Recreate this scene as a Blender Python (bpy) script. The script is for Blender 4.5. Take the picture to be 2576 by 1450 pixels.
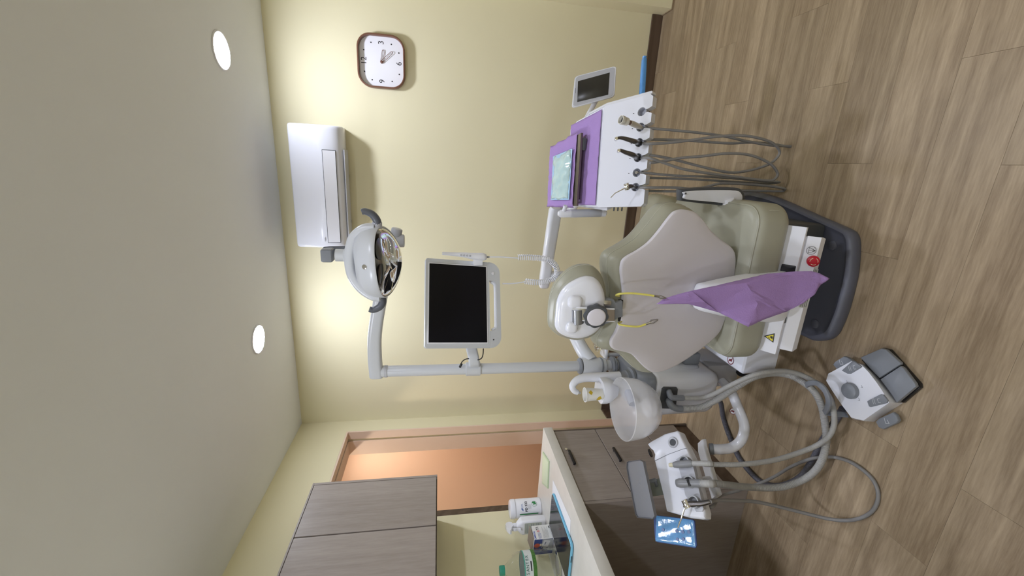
import bpy, bmesh, math, random
from mathutils import Vector, Matrix
random.seed(7)
for _o in list(bpy.data.objects): bpy.data.objects.remove(_o)
SC = bpy.context.scene
C = SC.collection

# ------------------------------------------------------------------ camera (photo was taken with the phone turned: world up points left)
FPX, YAW, PIT, ROL = 1060.35, 0.288137, 0.172594, -0.005961
CAM = Vector((2.0753, 0.0, 1.5283))
BACK, CEIL = 3.152, 2.6
def _rot(d):
    c, s = math.cos(PIT), math.sin(PIT)
    d = Vector((d[0], c*d[1]+s*d[2], -s*d[1]+c*d[2]))
    c, s = math.cos(YAW), math.sin(YAW)
    return Vector((c*d[0]-s*d[1], s*d[0]+c*d[1], d[2]))
_cr, _sr = math.cos(ROL), math.sin(ROL)
AX_R, AX_U, AX_F = _rot((_cr, 0, -_sr)), _rot((_sr, 0, _cr)), _rot((0, 1, 0))
cam_d = bpy.data.cameras.new('camera'); cam = bpy.data.objects.new('camera', cam_d); C.objects.link(cam)
cam_d.sensor_fit = 'HORIZONTAL'; cam_d.sensor_width = 36.0; cam_d.lens = FPX*36/2576
cam_d.clip_start = 0.02
Mx = Matrix((-AX_U, AX_R, -AX_F)).transposed().to_4x4(); Mx.translation = CAM
cam.matrix_world = Mx
SC.camera = cam

# ------------------------------------------------------------------ world, exposure
W = bpy.data.worlds.new('world'); SC.world = W; W.use_nodes = True
W.node_tree.nodes['Background'].inputs[0].default_value = (0.9, 0.93, 1.0, 1)
W.node_tree.nodes['Background'].inputs[1].default_value = 0.02
vs = SC.view_settings
vs.view_transform = 'Standard'; vs.look = 'None'; vs.gamma = 1.0; vs.use_curve_mapping = False
vs.exposure = 1.0
LAMP = 105.0          # downlight diffuser emission
WARM = 78.0          # corridor lamp emission
LAMP_COL = (0.82, 0.865, 1.0)

# ------------------------------------------------------------------ helpers: sight lines to points of the room
def ray(x, y):
    u, v = (1450-y)-725, x-1288
    u, v = _cr*u-_sr*v, _sr*u+_cr*v
    return _rot((u/FPX, 1.0, -v/FPX))
def at(x, y, ax, val):
    d = ray(x, y); i = 'xyz'.index(ax)
    return CAM + d*((val-CAM[i])/d[i])
def onp(x, y, p0, n):
    d = ray(x, y); p0 = Vector(p0); n = Vector(n)
    return CAM + d*((p0-CAM).dot(n)/d.dot(n))
def V(*a): return Vector(a)

# ------------------------------------------------------------------ materials
MATS = {}
def mat(name, col, rough=0.5, metal=0.0, spec=0.5, vary=0.04, vscale=6.0, bump=0.0, bscale=200.0, emit=0.0, trans=0.0, alpha=1.0, coat=0.0, ecol=None, ior=1.45):
    if name in MATS: return MATS[name]
    m = bpy.data.materials.new(name); m.use_nodes = True
    nt = m.node_tree; b = nt.nodes['Principled BSDF']
    b.inputs['Roughness'].default_value = rough; b.inputs['Metallic'].default_value = metal
    b.inputs['Specular IOR Level'].default_value = spec
    b.inputs['IOR'].default_value = ior
    if coat: b.inputs['Coat Weight'].default_value = coat; b.inputs['Coat Roughness'].default_value = 0.08
    if trans: b.inputs['Transmission Weight'].default_value = trans
    if alpha < 1: b.inputs['Alpha'].default_value = alpha
    c4 = (*col, 1)
    tc = nt.nodes.new('ShaderNodeTexCoord')
    nz = nt.nodes.new('ShaderNodeTexNoise'); nz.inputs['Scale'].default_value = vscale; nz.inputs['Detail'].default_value = 3
    nt.links.new(tc.outputs['Object'], nz.inputs['Vector'])
    mx = nt.nodes.new('ShaderNodeMix'); mx.data_type = 'RGBA'
    mx.inputs[6].default_value = (*[max(0, c*(1-vary)) for c in col], 1); mx.inputs[7].default_value = (*[min(1, c*(1+vary)) for c in col], 1)
    nt.links.new(nz.outputs['Fac'], mx.inputs[0]); nt.links.new(mx.outputs[2], b.inputs['Base Color'])
    if bump:
        n2 = nt.nodes.new('ShaderNodeTexNoise'); n2.inputs['Scale'].default_value = bscale; n2.inputs['Detail'].default_value = 4
        nt.links.new(tc.outputs['Object'], n2.inputs['Vector'])
        bp = nt.nodes.new('ShaderNodeBump'); bp.inputs['Strength'].default_value = bump; bp.inputs['Distance'].default_value = 0.002
        nt.links.new(n2.outputs['Fac'], bp.inputs['Height']); nt.links.new(bp.outputs['Normal'], b.inputs['Normal'])
    if emit:
        b.inputs['Emission Color'].default_value = (*(ecol or col), 1); b.inputs['Emission Strength'].default_value = emit
    MATS[name] = m
    return m

def wood(name, dark, light, along, rough=0.45, fine=60.0, coarse=5.0, stretch=0.06, spread=0.12, bump=0.08, w1=0.50, w2=0.45, w3=0.24, dist=7.0):
    """long-grain wood: noise drawn out along one axis, shifted per object"""
    if name in MATS: return MATS[name]
    m = bpy.data.materials.new(name); m.use_nodes = True
    nt = m.node_tree; b = nt.nodes['Principled BSDF']; b.inputs['Roughness'].default_value = rough
    b.inputs['Specular IOR Level'].default_value = 0.35
    tc = nt.nodes.new('ShaderNodeTexCoord'); oi = nt.nodes.new('ShaderNodeObjectInfo')
    mp = nt.nodes.new('ShaderNodeMapping'); sc = [1.0, 1.0, 1.0]; sc[along] = stretch; mp.inputs['Scale'].default_value = sc
    ml = nt.nodes.new('ShaderNodeMath'); ml.operation = 'MULTIPLY'; ml.inputs[1].default_value = 31.7
    nt.links.new(oi.outputs['Random'], ml.inputs[0])
    ad = nt.nodes.new('ShaderNodeVectorMath'); ad.operation = 'ADD'
    nt.links.new(tc.outputs['Object'], ad.inputs[0]); nt.links.new(ml.outputs[0], ad.inputs[1])
    nt.links.new(ad.outputs[0], mp.inputs['Vector'])
    n1 = nt.nodes.new('ShaderNodeTexNoise'); n1.inputs['Scale'].default_value = coarse; n1.inputs['Detail'].default_value = 6; n1.inputs['Distortion'].default_value = 1.2
    n2 = nt.nodes.new('ShaderNodeTexNoise'); n2.inputs['Scale'].default_value = fine; n2.inputs['Detail'].default_value = 6; n2.inputs['Roughness'].default_value = 0.65
    wv = nt.nodes.new('ShaderNodeTexWave'); wv.wave_type = 'RINGS'; wv.inputs['Scale'].default_value = coarse*1.1; wv.inputs['Distortion'].default_value = dist
    wv.inputs['Detail'].default_value = 3; wv.inputs['Detail Scale'].default_value = 1.4
    for n in (n1, n2, wv): nt.links.new(mp.outputs['Vector'], n.inputs['Vector'])
    a1 = nt.nodes.new('ShaderNodeMath'); a1.operation = 'MULTIPLY_ADD'; a1.inputs[1].default_value = w1
    nt.links.new(n1.outputs['Fac'], a1.inputs[0])
    a2 = nt.nodes.new('ShaderNodeMath'); a2.operation = 'MULTIPLY_ADD'; a2.inputs[1].default_value = w2; a2.inputs[2].default_value = 0.5-0.5*(w1+w2+w3)
    nt.links.new(n2.outputs['Fac'], a2.inputs[0]); 
    a3 = nt.nodes.new('ShaderNodeMath'); a3.operation = 'MULTIPLY_ADD'; a3.inputs[1].default_value = w3
    nt.links.new(wv.outputs['Fac'], a3.inputs[0]); nt.links.new(a2.outputs[0], a3.inputs[2]); nt.links.new(a3.outputs[0], a1.inputs[2])
    rp = nt.nodes.new('ShaderNodeValToRGB')
    rp.color_ramp.elements[0].position = 0.30; rp.color_ramp.elements[0].color = (*dark, 1)
    rp.color_ramp.elements[1].position = 0.72; rp.color_ramp.elements[1].color = (*light, 1)
    nt.links.new(a1.outputs[0], rp.inputs[0])
    hv = nt.nodes.new('ShaderNodeHueSaturation')
    mr = nt.nodes.new('ShaderNodeMapRange'); mr.inputs[3].default_value = 1-spread; mr.inputs[4].default_value = 1+spread
    nt.links.new(oi.outputs['Random'], mr.inputs[0]); nt.links.new(mr.outputs[0], hv.inputs['Value'])
    nt.links.new(rp.outputs[0], hv.inputs['Color']); nt.links.new(hv.outputs[0], b.inputs['Base Color'])
    bp = nt.nodes.new('ShaderNodeBump'); bp.inputs['Strength'].default_value = bump; bp.inputs['Distance'].default_value = 0.001
    nt.links.new(n2.outputs['Fac'], bp.inputs['Height']); nt.links.new(bp.outputs['Normal'], b.inputs['Normal'])
    MATS[name] = m
    return m

PLANK = wood('oak_plank', (0.225, 0.163, 0.102), (0.44, 0.342, 0.230), 0, rough=0.42, spread=0.07, stretch=0.085, coarse=3.2, fine=130.0, w1=0.30, w2=0.62, w3=0.16, dist=14.0)
LAM = wood('laminate', (0.26, 0.22, 0.195), (0.375, 0.33, 0.30), 2, rough=0.4, coarse=6.0, fine=90.0, stretch=0.10, spread=0.04, w1=0.40, w2=0.55, w3=0.04)
LAM_D = wood('laminate_edge', (0.10, 0.078, 0.062), (0.155, 0.122, 0.098), 2, rough=0.45, spread=0.03)
SKIRT = wood('skirting_brown', (0.085, 0.056, 0.038), (0.14, 0.095, 0.068), 0, rough=0.4, spread=0.02)
WALL = mat('wall_cream_yellow', (0.81, 0.755, 0.53), 0.75, vary=0.02, vscale=1.5, bump=0.05, bscale=120)
PEACH = mat('corridor_peach', (0.84, 0.67, 0.545), 0.75, vary=0.02, vscale=1.0)
CEILM = mat('ceiling_white', (0.83, 0.85, 0.88), 0.85, vary=0.02, vscale=2, bump=0.06, bscale=150)
WHITE = mat('white_plastic', (0.76, 0.775, 0.85), 0.22, vary=0.015, coat=0.3)
WHITE_M = mat('white_matt', (0.77, 0.775, 0.83), 0.45, vary=0.02)
LGREY = mat('light_grey_plastic', (0.50, 0.51, 0.56), 0.35, vary=0.02)
PGREY = mat('pale_grey_paint', (0.60, 0.62, 0.66), 0.3, vary=0.02)
MGREY = mat('mid_grey_plastic', (0.21, 0.225, 0.255), 0.4, vary=0.03)
SHELL = mat('back_shell_grey', (0.66, 0.635, 0.69), 0.55, vary=0.02, bump=0.05, bscale=400)
DGREY = mat('dark_grey_plastic', (0.075, 0.08, 0.09), 0.4, vary=0.05)
BASEM = mat('base_slate', (0.105, 0.11, 0.145), 0.42, vary=0.04, bump=0.08, bscale=300)
BLACK = mat('black_plastic', (0.012, 0.012, 0.014), 0.3, vary=0.1)
VINYL = mat('olive_vinyl', (0.35, 0.345, 0.275), 0.38, vary=0.03, vscale=15, bump=0.12, bscale=350)
STITCH = mat('olive_thread', (0.46, 0.46, 0.38), 0.7)
CHROME = mat('chrome', (0.82, 0.82, 0.84), 0.12, metal=1.0, vary=0.01)
STEEL = mat('brushed_steel', (0.55, 0.55, 0.56), 0.3, metal=1.0, vary=0.05, vscale=40)
GUNMET = mat('gunmetal', (0.16, 0.15, 0.15), 0.28, metal=0.9, vary=0.05)
HOSE = mat('grey_hose', (0.24, 0.235, 0.235), 0.5, vary=0.05, vscale=20)
HOSE_D = mat('dark_ribbed_hose', (0.10, 0.10, 0.125), 0.42, vary=0.05)
HOSE_L = mat('beige_grey_hose', (0.36, 0.355, 0.345), 0.5, vary=0.04)
PURPLE = mat('purple_bib_paper', (0.36, 0.23, 0.515), 0.85, vary=0.08, vscale=10, bump=0.5, bscale=260)
YELLOW = mat('yellow_cord', (0.72, 0.66, 0.16), 0.4)
RED = mat('red_plastic', (0.52, 0.012, 0.03), 0.35)
SAFETY = mat('safety_yellow', (0.80, 0.68, 0.05), 0.5)
INK = mat('black_print', (0.015, 0.015, 0.02), 0.5)
INKW = mat('pale_print', (0.62, 0.63, 0.66), 0.5)
SCREEN = mat('screen_black', (0.006, 0.006, 0.009), 0.25, spec=0.25, vary=0.1)
GLASS = mat('frosted_glass', (0.84, 0.84, 0.87), 0.22, vary=0.02, alpha=0.40)
CLEAR = mat('clear_plastic', (0.95, 0.97, 0.96), 0.03, trans=1.0, ior=1.22, vary=0.0)
FILM = mat('blue_barrier_film', (0.13, 0.33, 0.62), 0.12, vary=0.25, vscale=60, bump=0.35, bscale=60, coat=1.0)
STONE = mat('pale_stone_top', (0.66, 0.64, 0.60), 0.4, vary=0.07, vscale=22)

# ------------------------------------------------------------------ mesh helpers
def nb(): return bmesh.new()
def box(bm, lo, hi, M=None, bev=0.0, seg=2):
    lo, hi = Vector(lo), Vector(hi); c = (lo+hi)/2; s = hi-lo
    r = bmesh.ops.create_cube(bm, size=1.0, matrix=Matrix.Translation(c) @ Matrix.Diagonal((*s, 1)))
    vs_ = r['verts']
    if bev:
        es = list({e for v in vs_ for e in v.link_edges})
        q = bmesh.ops.bevel(bm, geom=es, offset=bev, segments=seg, profile=0.6, affect='EDGES', clamp_overlap=True)
        vs_ = list({v for f in q['faces'] for v in f.verts} | {v for v in vs_ if v.is_valid})
    if M is not None: bmesh.ops.transform(bm, matrix=M, verts=vs_)
    return bm
def loft(bm, rings, cap0=True, cap1=True, closed=True):
    vr = [[bm.verts.new(p) for p in r] for r in rings]
    n = len(vr[0])
    for a, b in zip(vr, vr[1:]):
        for i in range(n if closed else n-1):
            j = (i+1) % n
            bm.faces.new((a[i], a[j], b[j], b[i]))
    if cap0: bm.faces.new(list(reversed(vr[0])))
    if cap1: bm.faces.new(vr[-1])
    return bm
def spl(pts, n=8, closed=False):
    P = [Vector(p) for p in pts]; out = []; m = len(P)
    for i in range(m if closed else m-1):
        if closed: p0, p1, p2, p3 = P[i-1], P[i], P[(i+1) % m], P[(i+2) % m]
        else: p0, p1, p2, p3 = P[max(i-1, 0)], P[i], P[i+1], P[min(i+2, m-1)]
        for k in range(n):
            t = k/n
            out.append(0.5*((2*p1)+(p2-p0)*t+(2*p0-5*p1+4*p2-p3)*t*t+(3*p1-p0-3*p2+p3)*t**3))
    if not closed: out.append(P[-1])
    return out
def resample(pts, step):
    out = [pts[0].copy()]; acc = 0.0
    for a, b in zip(pts, pts[1:]):
        L = (b-a).length
        if L < 1e-9: continue
        d = step-acc
        while d <= L: out.append(a+(b-a)*(d/L)); d += step
        acc = L-(d-step)
    if (out[-1]-pts[-1]).length > step*0.3: out.append(pts[-1].copy())
    return out
def frames(pts):
    n = len(pts); T = [(pts[min(i+1, n-1)]-pts[max(i-1, 0)]).normalized() for i in range(n)]
    ref = Vector((0, 0, 1)) if abs(T[0].z) < 0.9 else Vector((1, 0, 0))
    N = [(ref-T[0]*ref.dot(T[0])).normalized()]
    for i in range(1, n):
        v = N[-1]-T[i]*N[-1].dot(T[i]); N.append(v.normalized() if v.length > 1e-6 else N[-1])
    return T, N
def tube(bm, pts, r, n=10, caps=True, sq=1.0):
    pts = [Vector(p) for p in pts]; T, N = frames(pts); rings = []
    for i, p in enumerate(pts):
        rr = r[i] if isinstance(r, (list, tuple)) else r
        B = T[i].cross(N[i])
        rings.append([p+(N[i]*math.cos(2*math.pi*k/n)+B*math.sin(2*math.pi*k/n)*sq)*rr for k in range(n)])
    return loft(bm, rings, caps, caps)
def ribbed(bm, pts, r, pitch=0.006, depth=0.08, n=12):
    p = resample(pts, pitch/3); rr = [r*(1-depth*(1 if i % 3 == 0 else 0)) for i in range(len(p))]
    return tube(bm, p, rr, n)
def basis(z, up=(0, 0, 1)):
    z = Vector(z).normalized(); u = Vector(up); x = u.cross(z)
    if x.length < 1e-4: x = Vector((1, 0, 0)).cross(z)
    x.normalize(); y = z.cross(x)
    return Matrix((x, y, z)).transposed()
def frame(o, z, up=(0, 0, 1)):
    M = basis(z, up).to_4x4(); M.translation = Vector(o); return M
def lathe(bm, prof, M=Matrix(), n=32, caps=True):
    rings = [[M @ Vector((r*math.cos(2*math.pi*k/n), r*math.sin(2*math.pi*k/n), z)) for k in range(n)] for r, z in prof]
    return loft(bm, rings, caps, caps)
def cyl(bm, a, b, r, n=20, bev=0.0):
    a, b = Vector(a), Vector(b); L = (b-a).length; M = frame(a, b-a)
    e = min(bev, r*0.45, L*0.45)
    prof = [(r, 0), (r, L)] if not e else [(r-e, 0), (r-e*0.3, e*0.3), (r, e), (r, L-e), (r-e*0.3, L-e*0.3), (r-e, L)]
    return lathe(bm, prof, M, n)
def inset_ring(ring, k, shift=Vector((0, 0, 0))):
    c = sum(ring, Vector())/len(ring); return [c+(p-c)*k+shift for p in ring]
def slab(bm, ring, n, th, bev=0.004, steps=3):
    """flat piece from an outline, thickness th along n, rounded rims"""
    n = Vector(n).normalized(); c = sum(ring, Vector())/len(ring)
    R = max((p-c).length for p in ring); e = min(bev, th*0.49); rings = []
    for s in range(steps+1):
        a = s/steps*math.pi/2
        rings.append(inset_ring(ring, 1-(e*(1-math.sin(a)))/R, n*(e*(1-math.cos(a)))))
    for s in range(steps, -1, -1):
        a = s/steps*math.pi/2
        rings.append(inset_ring(ring, 1-(e*(1-math.sin(a)))/R, n*(th-e*(1-math.cos(a)))))
    return loft(bm, rings)
def rrect(w, h, r, seg=6):
    out = []
    for cx, cy, a0 in ((w/2-r, h/2-r, 0), (-w/2+r, h/2-r, 90), (-w/2+r, -h/2+r, 180), (w/2-r, -h/2+r, 270)):
        for s in range(seg+1):
            a = math.radians(a0+90*s/seg); out.append((cx+r*math.cos(a), cy+r*math.sin(a)))
    return out
def ring2(pts2, M): return [M @ Vector((p[0], p[1], 0)) for p in pts2]

ORG = {}
def obj(name, bm, m, parent=None, smooth=35):
    bmesh.ops.recalc_face_normals(bm, faces=bm.faces[:])
    o0 = ORG.get(parent.name, Vector()) if parent else Vector()
    if parent is None:
        o0 = Vector()
    bmesh.ops.translate(bm, verts=bm.verts[:], vec=-o0)
    me = bpy.data.meshes.new(name); bm.to_mesh(me); bm.free()
    if smooth:
        me.shade_smooth(); me.set_sharp_from_angle(angle=math.radians(smooth))
    me.materials.append(m)
    o = bpy.data.objects.new(name, me); C.objects.link(o)
    if parent:
        o.parent = parent; ORG[o.name] = o0
    return o
def single(name, bm, m, label, cat, group=None, smooth=35):
    """one-mesh thing with its origin at its own middle"""
    c = sum((v.co for v in bm.verts), Vector())/len(bm.verts)
    bmesh.ops.translate(bm, verts=bm.verts[:], vec=-c)
    o = obj(name, bm, m, None, smooth); o.location = c; ORG[o.name] = c
    o['label'] = label; o['category'] = cat
    if group: o['group'] = group
    return o
def thing(name, label, cat, loc, group=None):
    o = bpy.data.objects.new(name, None); C.objects.link(o); o.location = Vector(loc); o.empty_display_size = 0.1
    ORG[o.name] = Vector(loc); o['label'] = label; o['category'] = cat
    if group: o['group'] = group
    return o
def struct(name, bm, m, smooth=0):
    o = obj(name, bm, m, None, smooth); ORG[o.name] = Vector(); o['kind'] = 'structure'; return o
def text(name, s, size, M, m, parent, align='CENTER', lift=0.0004, bold=0.0):
    cu = bpy.data.curves.new(name, 'FONT'); cu.body = s; cu.size = size; cu.align_x = align; cu.align_y = 'CENTER'; cu.offset = bold
    cu.fill_mode = 'FRONT'
    t = bpy.data.objects.new('tmp_text', cu); C.objects.link(t)
    bpy.context.view_layer.update()
    me = bpy.data.meshes.new_from_object(t.evaluated_get(bpy.context.evaluated_depsgraph_get()))
    C.objects.unlink(t); bpy.data.objects.remove(t)
    o0 = ORG.get(parent.name, Vector())
    me.transform(Matrix.Translation(-o0) @ M @ Matrix.Translation((0, 0, lift)))
    me.materials.clear(); me.materials.append(m); me.name = name
    o = bpy.data.objects.new(name, me); C.objects.link(o); o.parent = parent; ORG[o.name] = o0
    return o
def flat(bm, pts2, M, z=0.0005):
    bm.faces.new([bm.verts.new(M @ Vector((p[0], p[1], z))) for p in pts2]); return bm
def ringflat(bm, r0, r1, M, z=0.0005, a0=0, a1=360, n=32, sy=1.0):
    k = max(3, int(n*(a1-a0)/360)); prev = None
    for i in range(k+1):
        a = math.radians(a0+(a1-a0)*i/k)
        p = [bm.verts.new(M @ Vector((r*math.cos(a), r*math.sin(a)*sy, z))) for r in (r0, r1)]
        if prev: bm.faces.new((prev[0], prev[1], p[1], p[0]))
        prev = p
    return bm
def stroke(bm, a, b, w, M, z=0.0005):
    a, b = Vector((a[0], a[1])), Vector((b[0], b[1])); d = (b-a).normalized(); n = Vector((-d.y, d.x))*w/2
    return flat(bm, [a+n, a-n, b-n, b+n], M, z)

# ================================================================== THE ROOM
XR, YN = 3.95, -1.7          # right wall and the wall behind the viewer
# floor: sub-floor slab with single oak planks on it, rows run along the back wall
bm = nb(); box(bm, (-1.4, YN, -0.06), (XR, 5.1, -0.012)); floor = struct('floor', bm, mat('subfloor_brown', (0.12, 0.09, 0.065), 0.7))
PW, PL, Y0, GAP = 0.1832, 1.222, 0.977, 0.00022
joint = {-1: 0.927, 0: 2.452, 1: 1.84, 2: 2.15, 3: 2.447, 4: 2.764, 5: 2.15, 6: 2.45, 7: 2.758, 8: 1.84, 9: 2.3, 10: 2.6}
pm = {}
def plank(x0, x1, y0, y1):
    key = (round(x1-x0, 3), round(y1-y0, 3))
    if key not in pm:
        b = nb(); w, h = (x1-x0)/2-GAP, (y1-y0)/2-GAP; e = 0.0004
        loft(b, [[V(sx*w, sy*h, -0.012) for sx, sy in ((-1,-1),(1,-1),(1,1),(-1,1))], [V(sx*w, sy*h, -e) for sx, sy in ((-1,-1),(1,-1),(1,1),(-1,1))],
                 [V(sx*(w-e), sy*(h-e), 0) for sx, sy in ((-1,-1),(1,-1),(1,1),(-1,1))]])
        bmesh.ops.recalc_face_normals(b, faces=b.faces[:])
        me = bpy.data.meshes.new('plank'); b.to_mesh(me); b.free(); me.materials.append(PLANK); pm[key] = me
    o = bpy.data.objects.new('plank', pm[key]); C.objects.link(o); o.parent = floor; o.location = ((x0+x1)/2, (y0+y1)/2, 0)
for k in range(-8, 12):
    y0, y1 = Y0+k*PW, min(Y0+(k+1)*PW, BACK)
    if y0 >= BACK-0.01: continue
    j = joint.get(k, joint[(k*5) % 8]); x = j-4*PL
    left = -1.25 if 2.1 < (y0+y1)/2 < 3.0 else 0.0
    while x < XR:
        a, b_ = max(x, left), min(x+PL, XR)
        if b_-a > 0.02: plank(a, b_, y0, y1)
        x += PL
bm = nb(); box(bm, (0, YN, CEIL), (XR, BACK+0.1, CEIL+0.08)); struct('ceiling', bm, CEILM)
bm = nb(); box(bm, (-0.0, BACK, 0), (XR, BACK+0.15, CEIL)); struct('wall_back', bm, WALL)
DY0, DY1, DZ, WT = 2.10, 3.012, 2.232, 0.21
bm = nb(); box(bm, (-WT, YN, 0), (0, DY0, CEIL)); box(bm, (-WT, DY0, DZ), (0, DY1, CEIL)); box(bm, (-WT, DY1, 0), (0, BACK+0.15, CEIL)); struct('wall_left', bm, WALL)
bm = nb(); box(bm, (3.133, 3.009, 0), (XR, BACK-0.0005, CEIL)); box(bm, (XR, YN, 0), (XR+0.1, BACK, CEIL)); struct('wall_right', bm, WALL)
bm = nb(); box(bm, (0, YN-0.1, 0), (XR, YN, CEIL)); struct('wall_front', bm, WALL)
# corridor seen through the open doorway
bm = nb(); box(bm, (-1.35, 1.0, 0), (-1.25, 5.1, CEIL)); box(bm, (-1.25, 5.0, 0), (-WT, 5.1, CEIL)); box(bm, (-1.25, 1.0, 0), (-WT, 1.1, CEIL))
box(bm, (-WT-0.02, BACK+0.15, 0), (-WT, 5.0, CEIL)); struct('wall_corridor', bm, PEACH)
bm = nb(); box(bm, (-1.35, 1.0, CEIL), (-WT, 5.1, CEIL+0.08)); struct('ceiling_corridor', bm, CEILM)
# door lining: warm corridor light put into the reveal's peach colour, with a sliding track groove, dark brown post on the near side
bm = nb()
for x0, x1 in ((-0.064, 0.0), (-WT, -0.086)):
    box(bm, (x0, DY1-0.012, 0), (x1-0.0005, DY1-0.0005, DZ-0.012)); box(bm, (x0, DY0, DZ-0.012), (x1-0.0005, DY1-0.0005, DZ-0.0005))
struct('trim_1', bm, PEACH)
bm = nb(); box(bm, (-0.086, DY0, DZ-0.006), (-0.064, DY1-0.001, DZ-0.0005)); struct('trim_2', bm, BLACK)
bm = nb(); box(bm, (-WT, DY0+0.0005, 0), (-0.0005, DY0+0.045, DZ-0.013)); struct('trim_3', bm, SKIRT)
# skirting boards
bm = nb(); box(bm, (0.0005, BACK-0.014, 0), (3.1325, BACK-0.0005, 0.078), bev=0.002, seg=1); struct('baseboard_back', bm, SKIRT)
bm = nb(); box(bm, (3.1335, 3.003, 0), (XR, 3.0085, 0.012)); box(bm, (3.127, 3.003, 0), (3.1325, BACK-0.015, 0.012)); struct('baseboard_right', bm, PLANK)
bm = nb(); box(bm, (0.0005, DY1+0.001, 0), (0.014, BACK-0.015, 0.078), bev=0.002, seg=1); struct('baseboard_left', bm, SKIRT)

# ------------------------------------------------------------------ recessed downlights
DIFF = mat('downlight_diffuser', (0.95, 0.97, 1.0), 0.4, emit=LAMP, ecol=LAMP_COL, vary=0)
DIFFW = mat('corridor_diffuser', (1, 0.9, 0.8), 0.4, emit=WARM, ecol=(1.0, 0.85, 0.70), vary=0)
def downlight(x, y, label, m=DIFF, g='recessed ceiling downlights', z=CEIL):
    t = thing('downlight', label, 'ceiling light', (x, y, z), g)
    b = nb(); lathe(b, [(0.080, -0.001), (0.080, -0.004), (0.084, -0.006), (0.091, -0.004), (0.092, -0.0005)], Matrix.Translation((x, y, z)), 40); obj('rim', b, WHITE_M, t)
    b = nb(); lathe(b, [(0.079, -0.0055), (0.0795, -0.0045)], Matrix.Translation((x, y, z)), 40); obj('diffuser', b, m, t)
    return t
downlight(2.541, 2.55, 'lit round downlight in the ceiling above the wall clock')
downlight(0.983, 2.565, 'lit round downlight in the ceiling nearest the doorway')
for x, y, l in ((2.541, 0.60, 'round downlight overhead, outside the view to the right'), (0.983, 0.60, 'round downlight overhead, outside the view to the left'),
                (2.541, -1.2, 'round downlight behind the viewer to the right'), (0.983, -1.2, 'round downlight behind the viewer to the left')):
    downlight(x, y, l)
downlight(-0.62, 2.45, 'warm downlight in the corridor beyond the doorway', DIFFW, 'corridor downlights')
downlight(-0.62, 4.3, 'warm downlight farther down the corridor', DIFFW, 'corridor downlights')

# ------------------------------------------------------------------ wall clock
def wall_clock():
    yc = BACK-0.0005; d = 0.048
    L, R = at(960, 221, 'y', yc-d).x, at(957, 84, 'y', yc-d).x; T, B = at(898, 150, 'y', yc-d).z, at(1018, 152, 'y', yc-d).z
    cx, cz, w, h = (L+R)/2, (T+B)/2, R-L, T-B
    t = thing('wall_clock', 'rounded square wall clock with brown frame and white dial', 'clock', (cx, yc, cz))
    M = frame((cx, yc, cz), (0, -1, 0)); Z = lambda z: M @ Matrix.Translation((0, 0, z))
    b = nb(); rr = min(w, h)*0.29
    def rg(k, z): return ring2(rrect(w-2*k, h-2*k, rr-k, 10), Z(z))
    loft(b, [rg(0.004, 0), rg(0, 0.004), rg(0, d-0.003), rg(0.003, d), rg(0.008, d), rg(0.010, d-0.003), rg(0.010, 0.012)], True, True)
    obj('frame', b, mat('clock_frame_brown', (0.17, 0.075, 0.045), 0.35), t)
    b = nb(); loft(b, [rg(0.0102, 0.0125), rg(0.0102, 0.014)]); dial = obj('dial', b, mat('clock_dial', (0.86, 0.86, 0.92), 0.5), t)
    D = Z(0.0142); s = w*0.36
    for n, a in (('12', 90), ('3', 0), ('6', 270), ('9', 180)):
        text('numeral', n, 0.048, D @ Matrix.Translation((s*math.cos(math.radians(a)), s*0.97*math.sin(math.radians(a)), 0)), INK, dial)
    for a in (30, 60, 120, 150, 210, 240, 300, 330):
        r = s*(1.0+0.13*abs(math.sin(math.radians(2*a)))); b = nb()
        lathe(b, [(0.0046, 0.0003), (0.0044, 0.0008)], D @ Matrix.Translation((r*math.cos(math.radians(a)), r*math.sin(math.radians(a)), 0)), 12); obj('hour_dot', b, INK, dial)
    hm = mat('clock_hand_brown', (0.16, 0.07, 0.05), 0.4)
    for nm, ang, ln, z in (('hour_hand', -11, 0.066, 0.004), ('minute_hand', -48, 0.088, 0.008)):
        b = nb(); Mr = D @ Matrix.Rotation(math.radians(ang), 4, 'Z') @ Matrix.Translation((ln/2, 0, 0))
        o_ = rrect(ln+0.016, 0.017, 0.0084, 6); i_ = rrect(ln+0.011, 0.012, 0.0059, 6)
        o_ = [M_ for M_ in o_]
        R0, R1 = [Mr @ V(p[0], p[1], z) for p in o_], [Mr @ V(p[0], p[1], z+0.002) for p in o_]
        R2, R3 = [Mr @ V(p[0], p[1], z+0.002) for p in i_], [Mr @ V(p[0], p[1], z) for p in i_]
        loft(b, [R0, R1, R2, R3, R0], False, False); obj(nm, b, hm, t)
    b = nb(); lathe(b, [(0.009, 0.0005), (0.009, 0.011), (0.006, 0.013)], D, 16); obj('hub', b, hm, t)
wall_clock()

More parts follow.
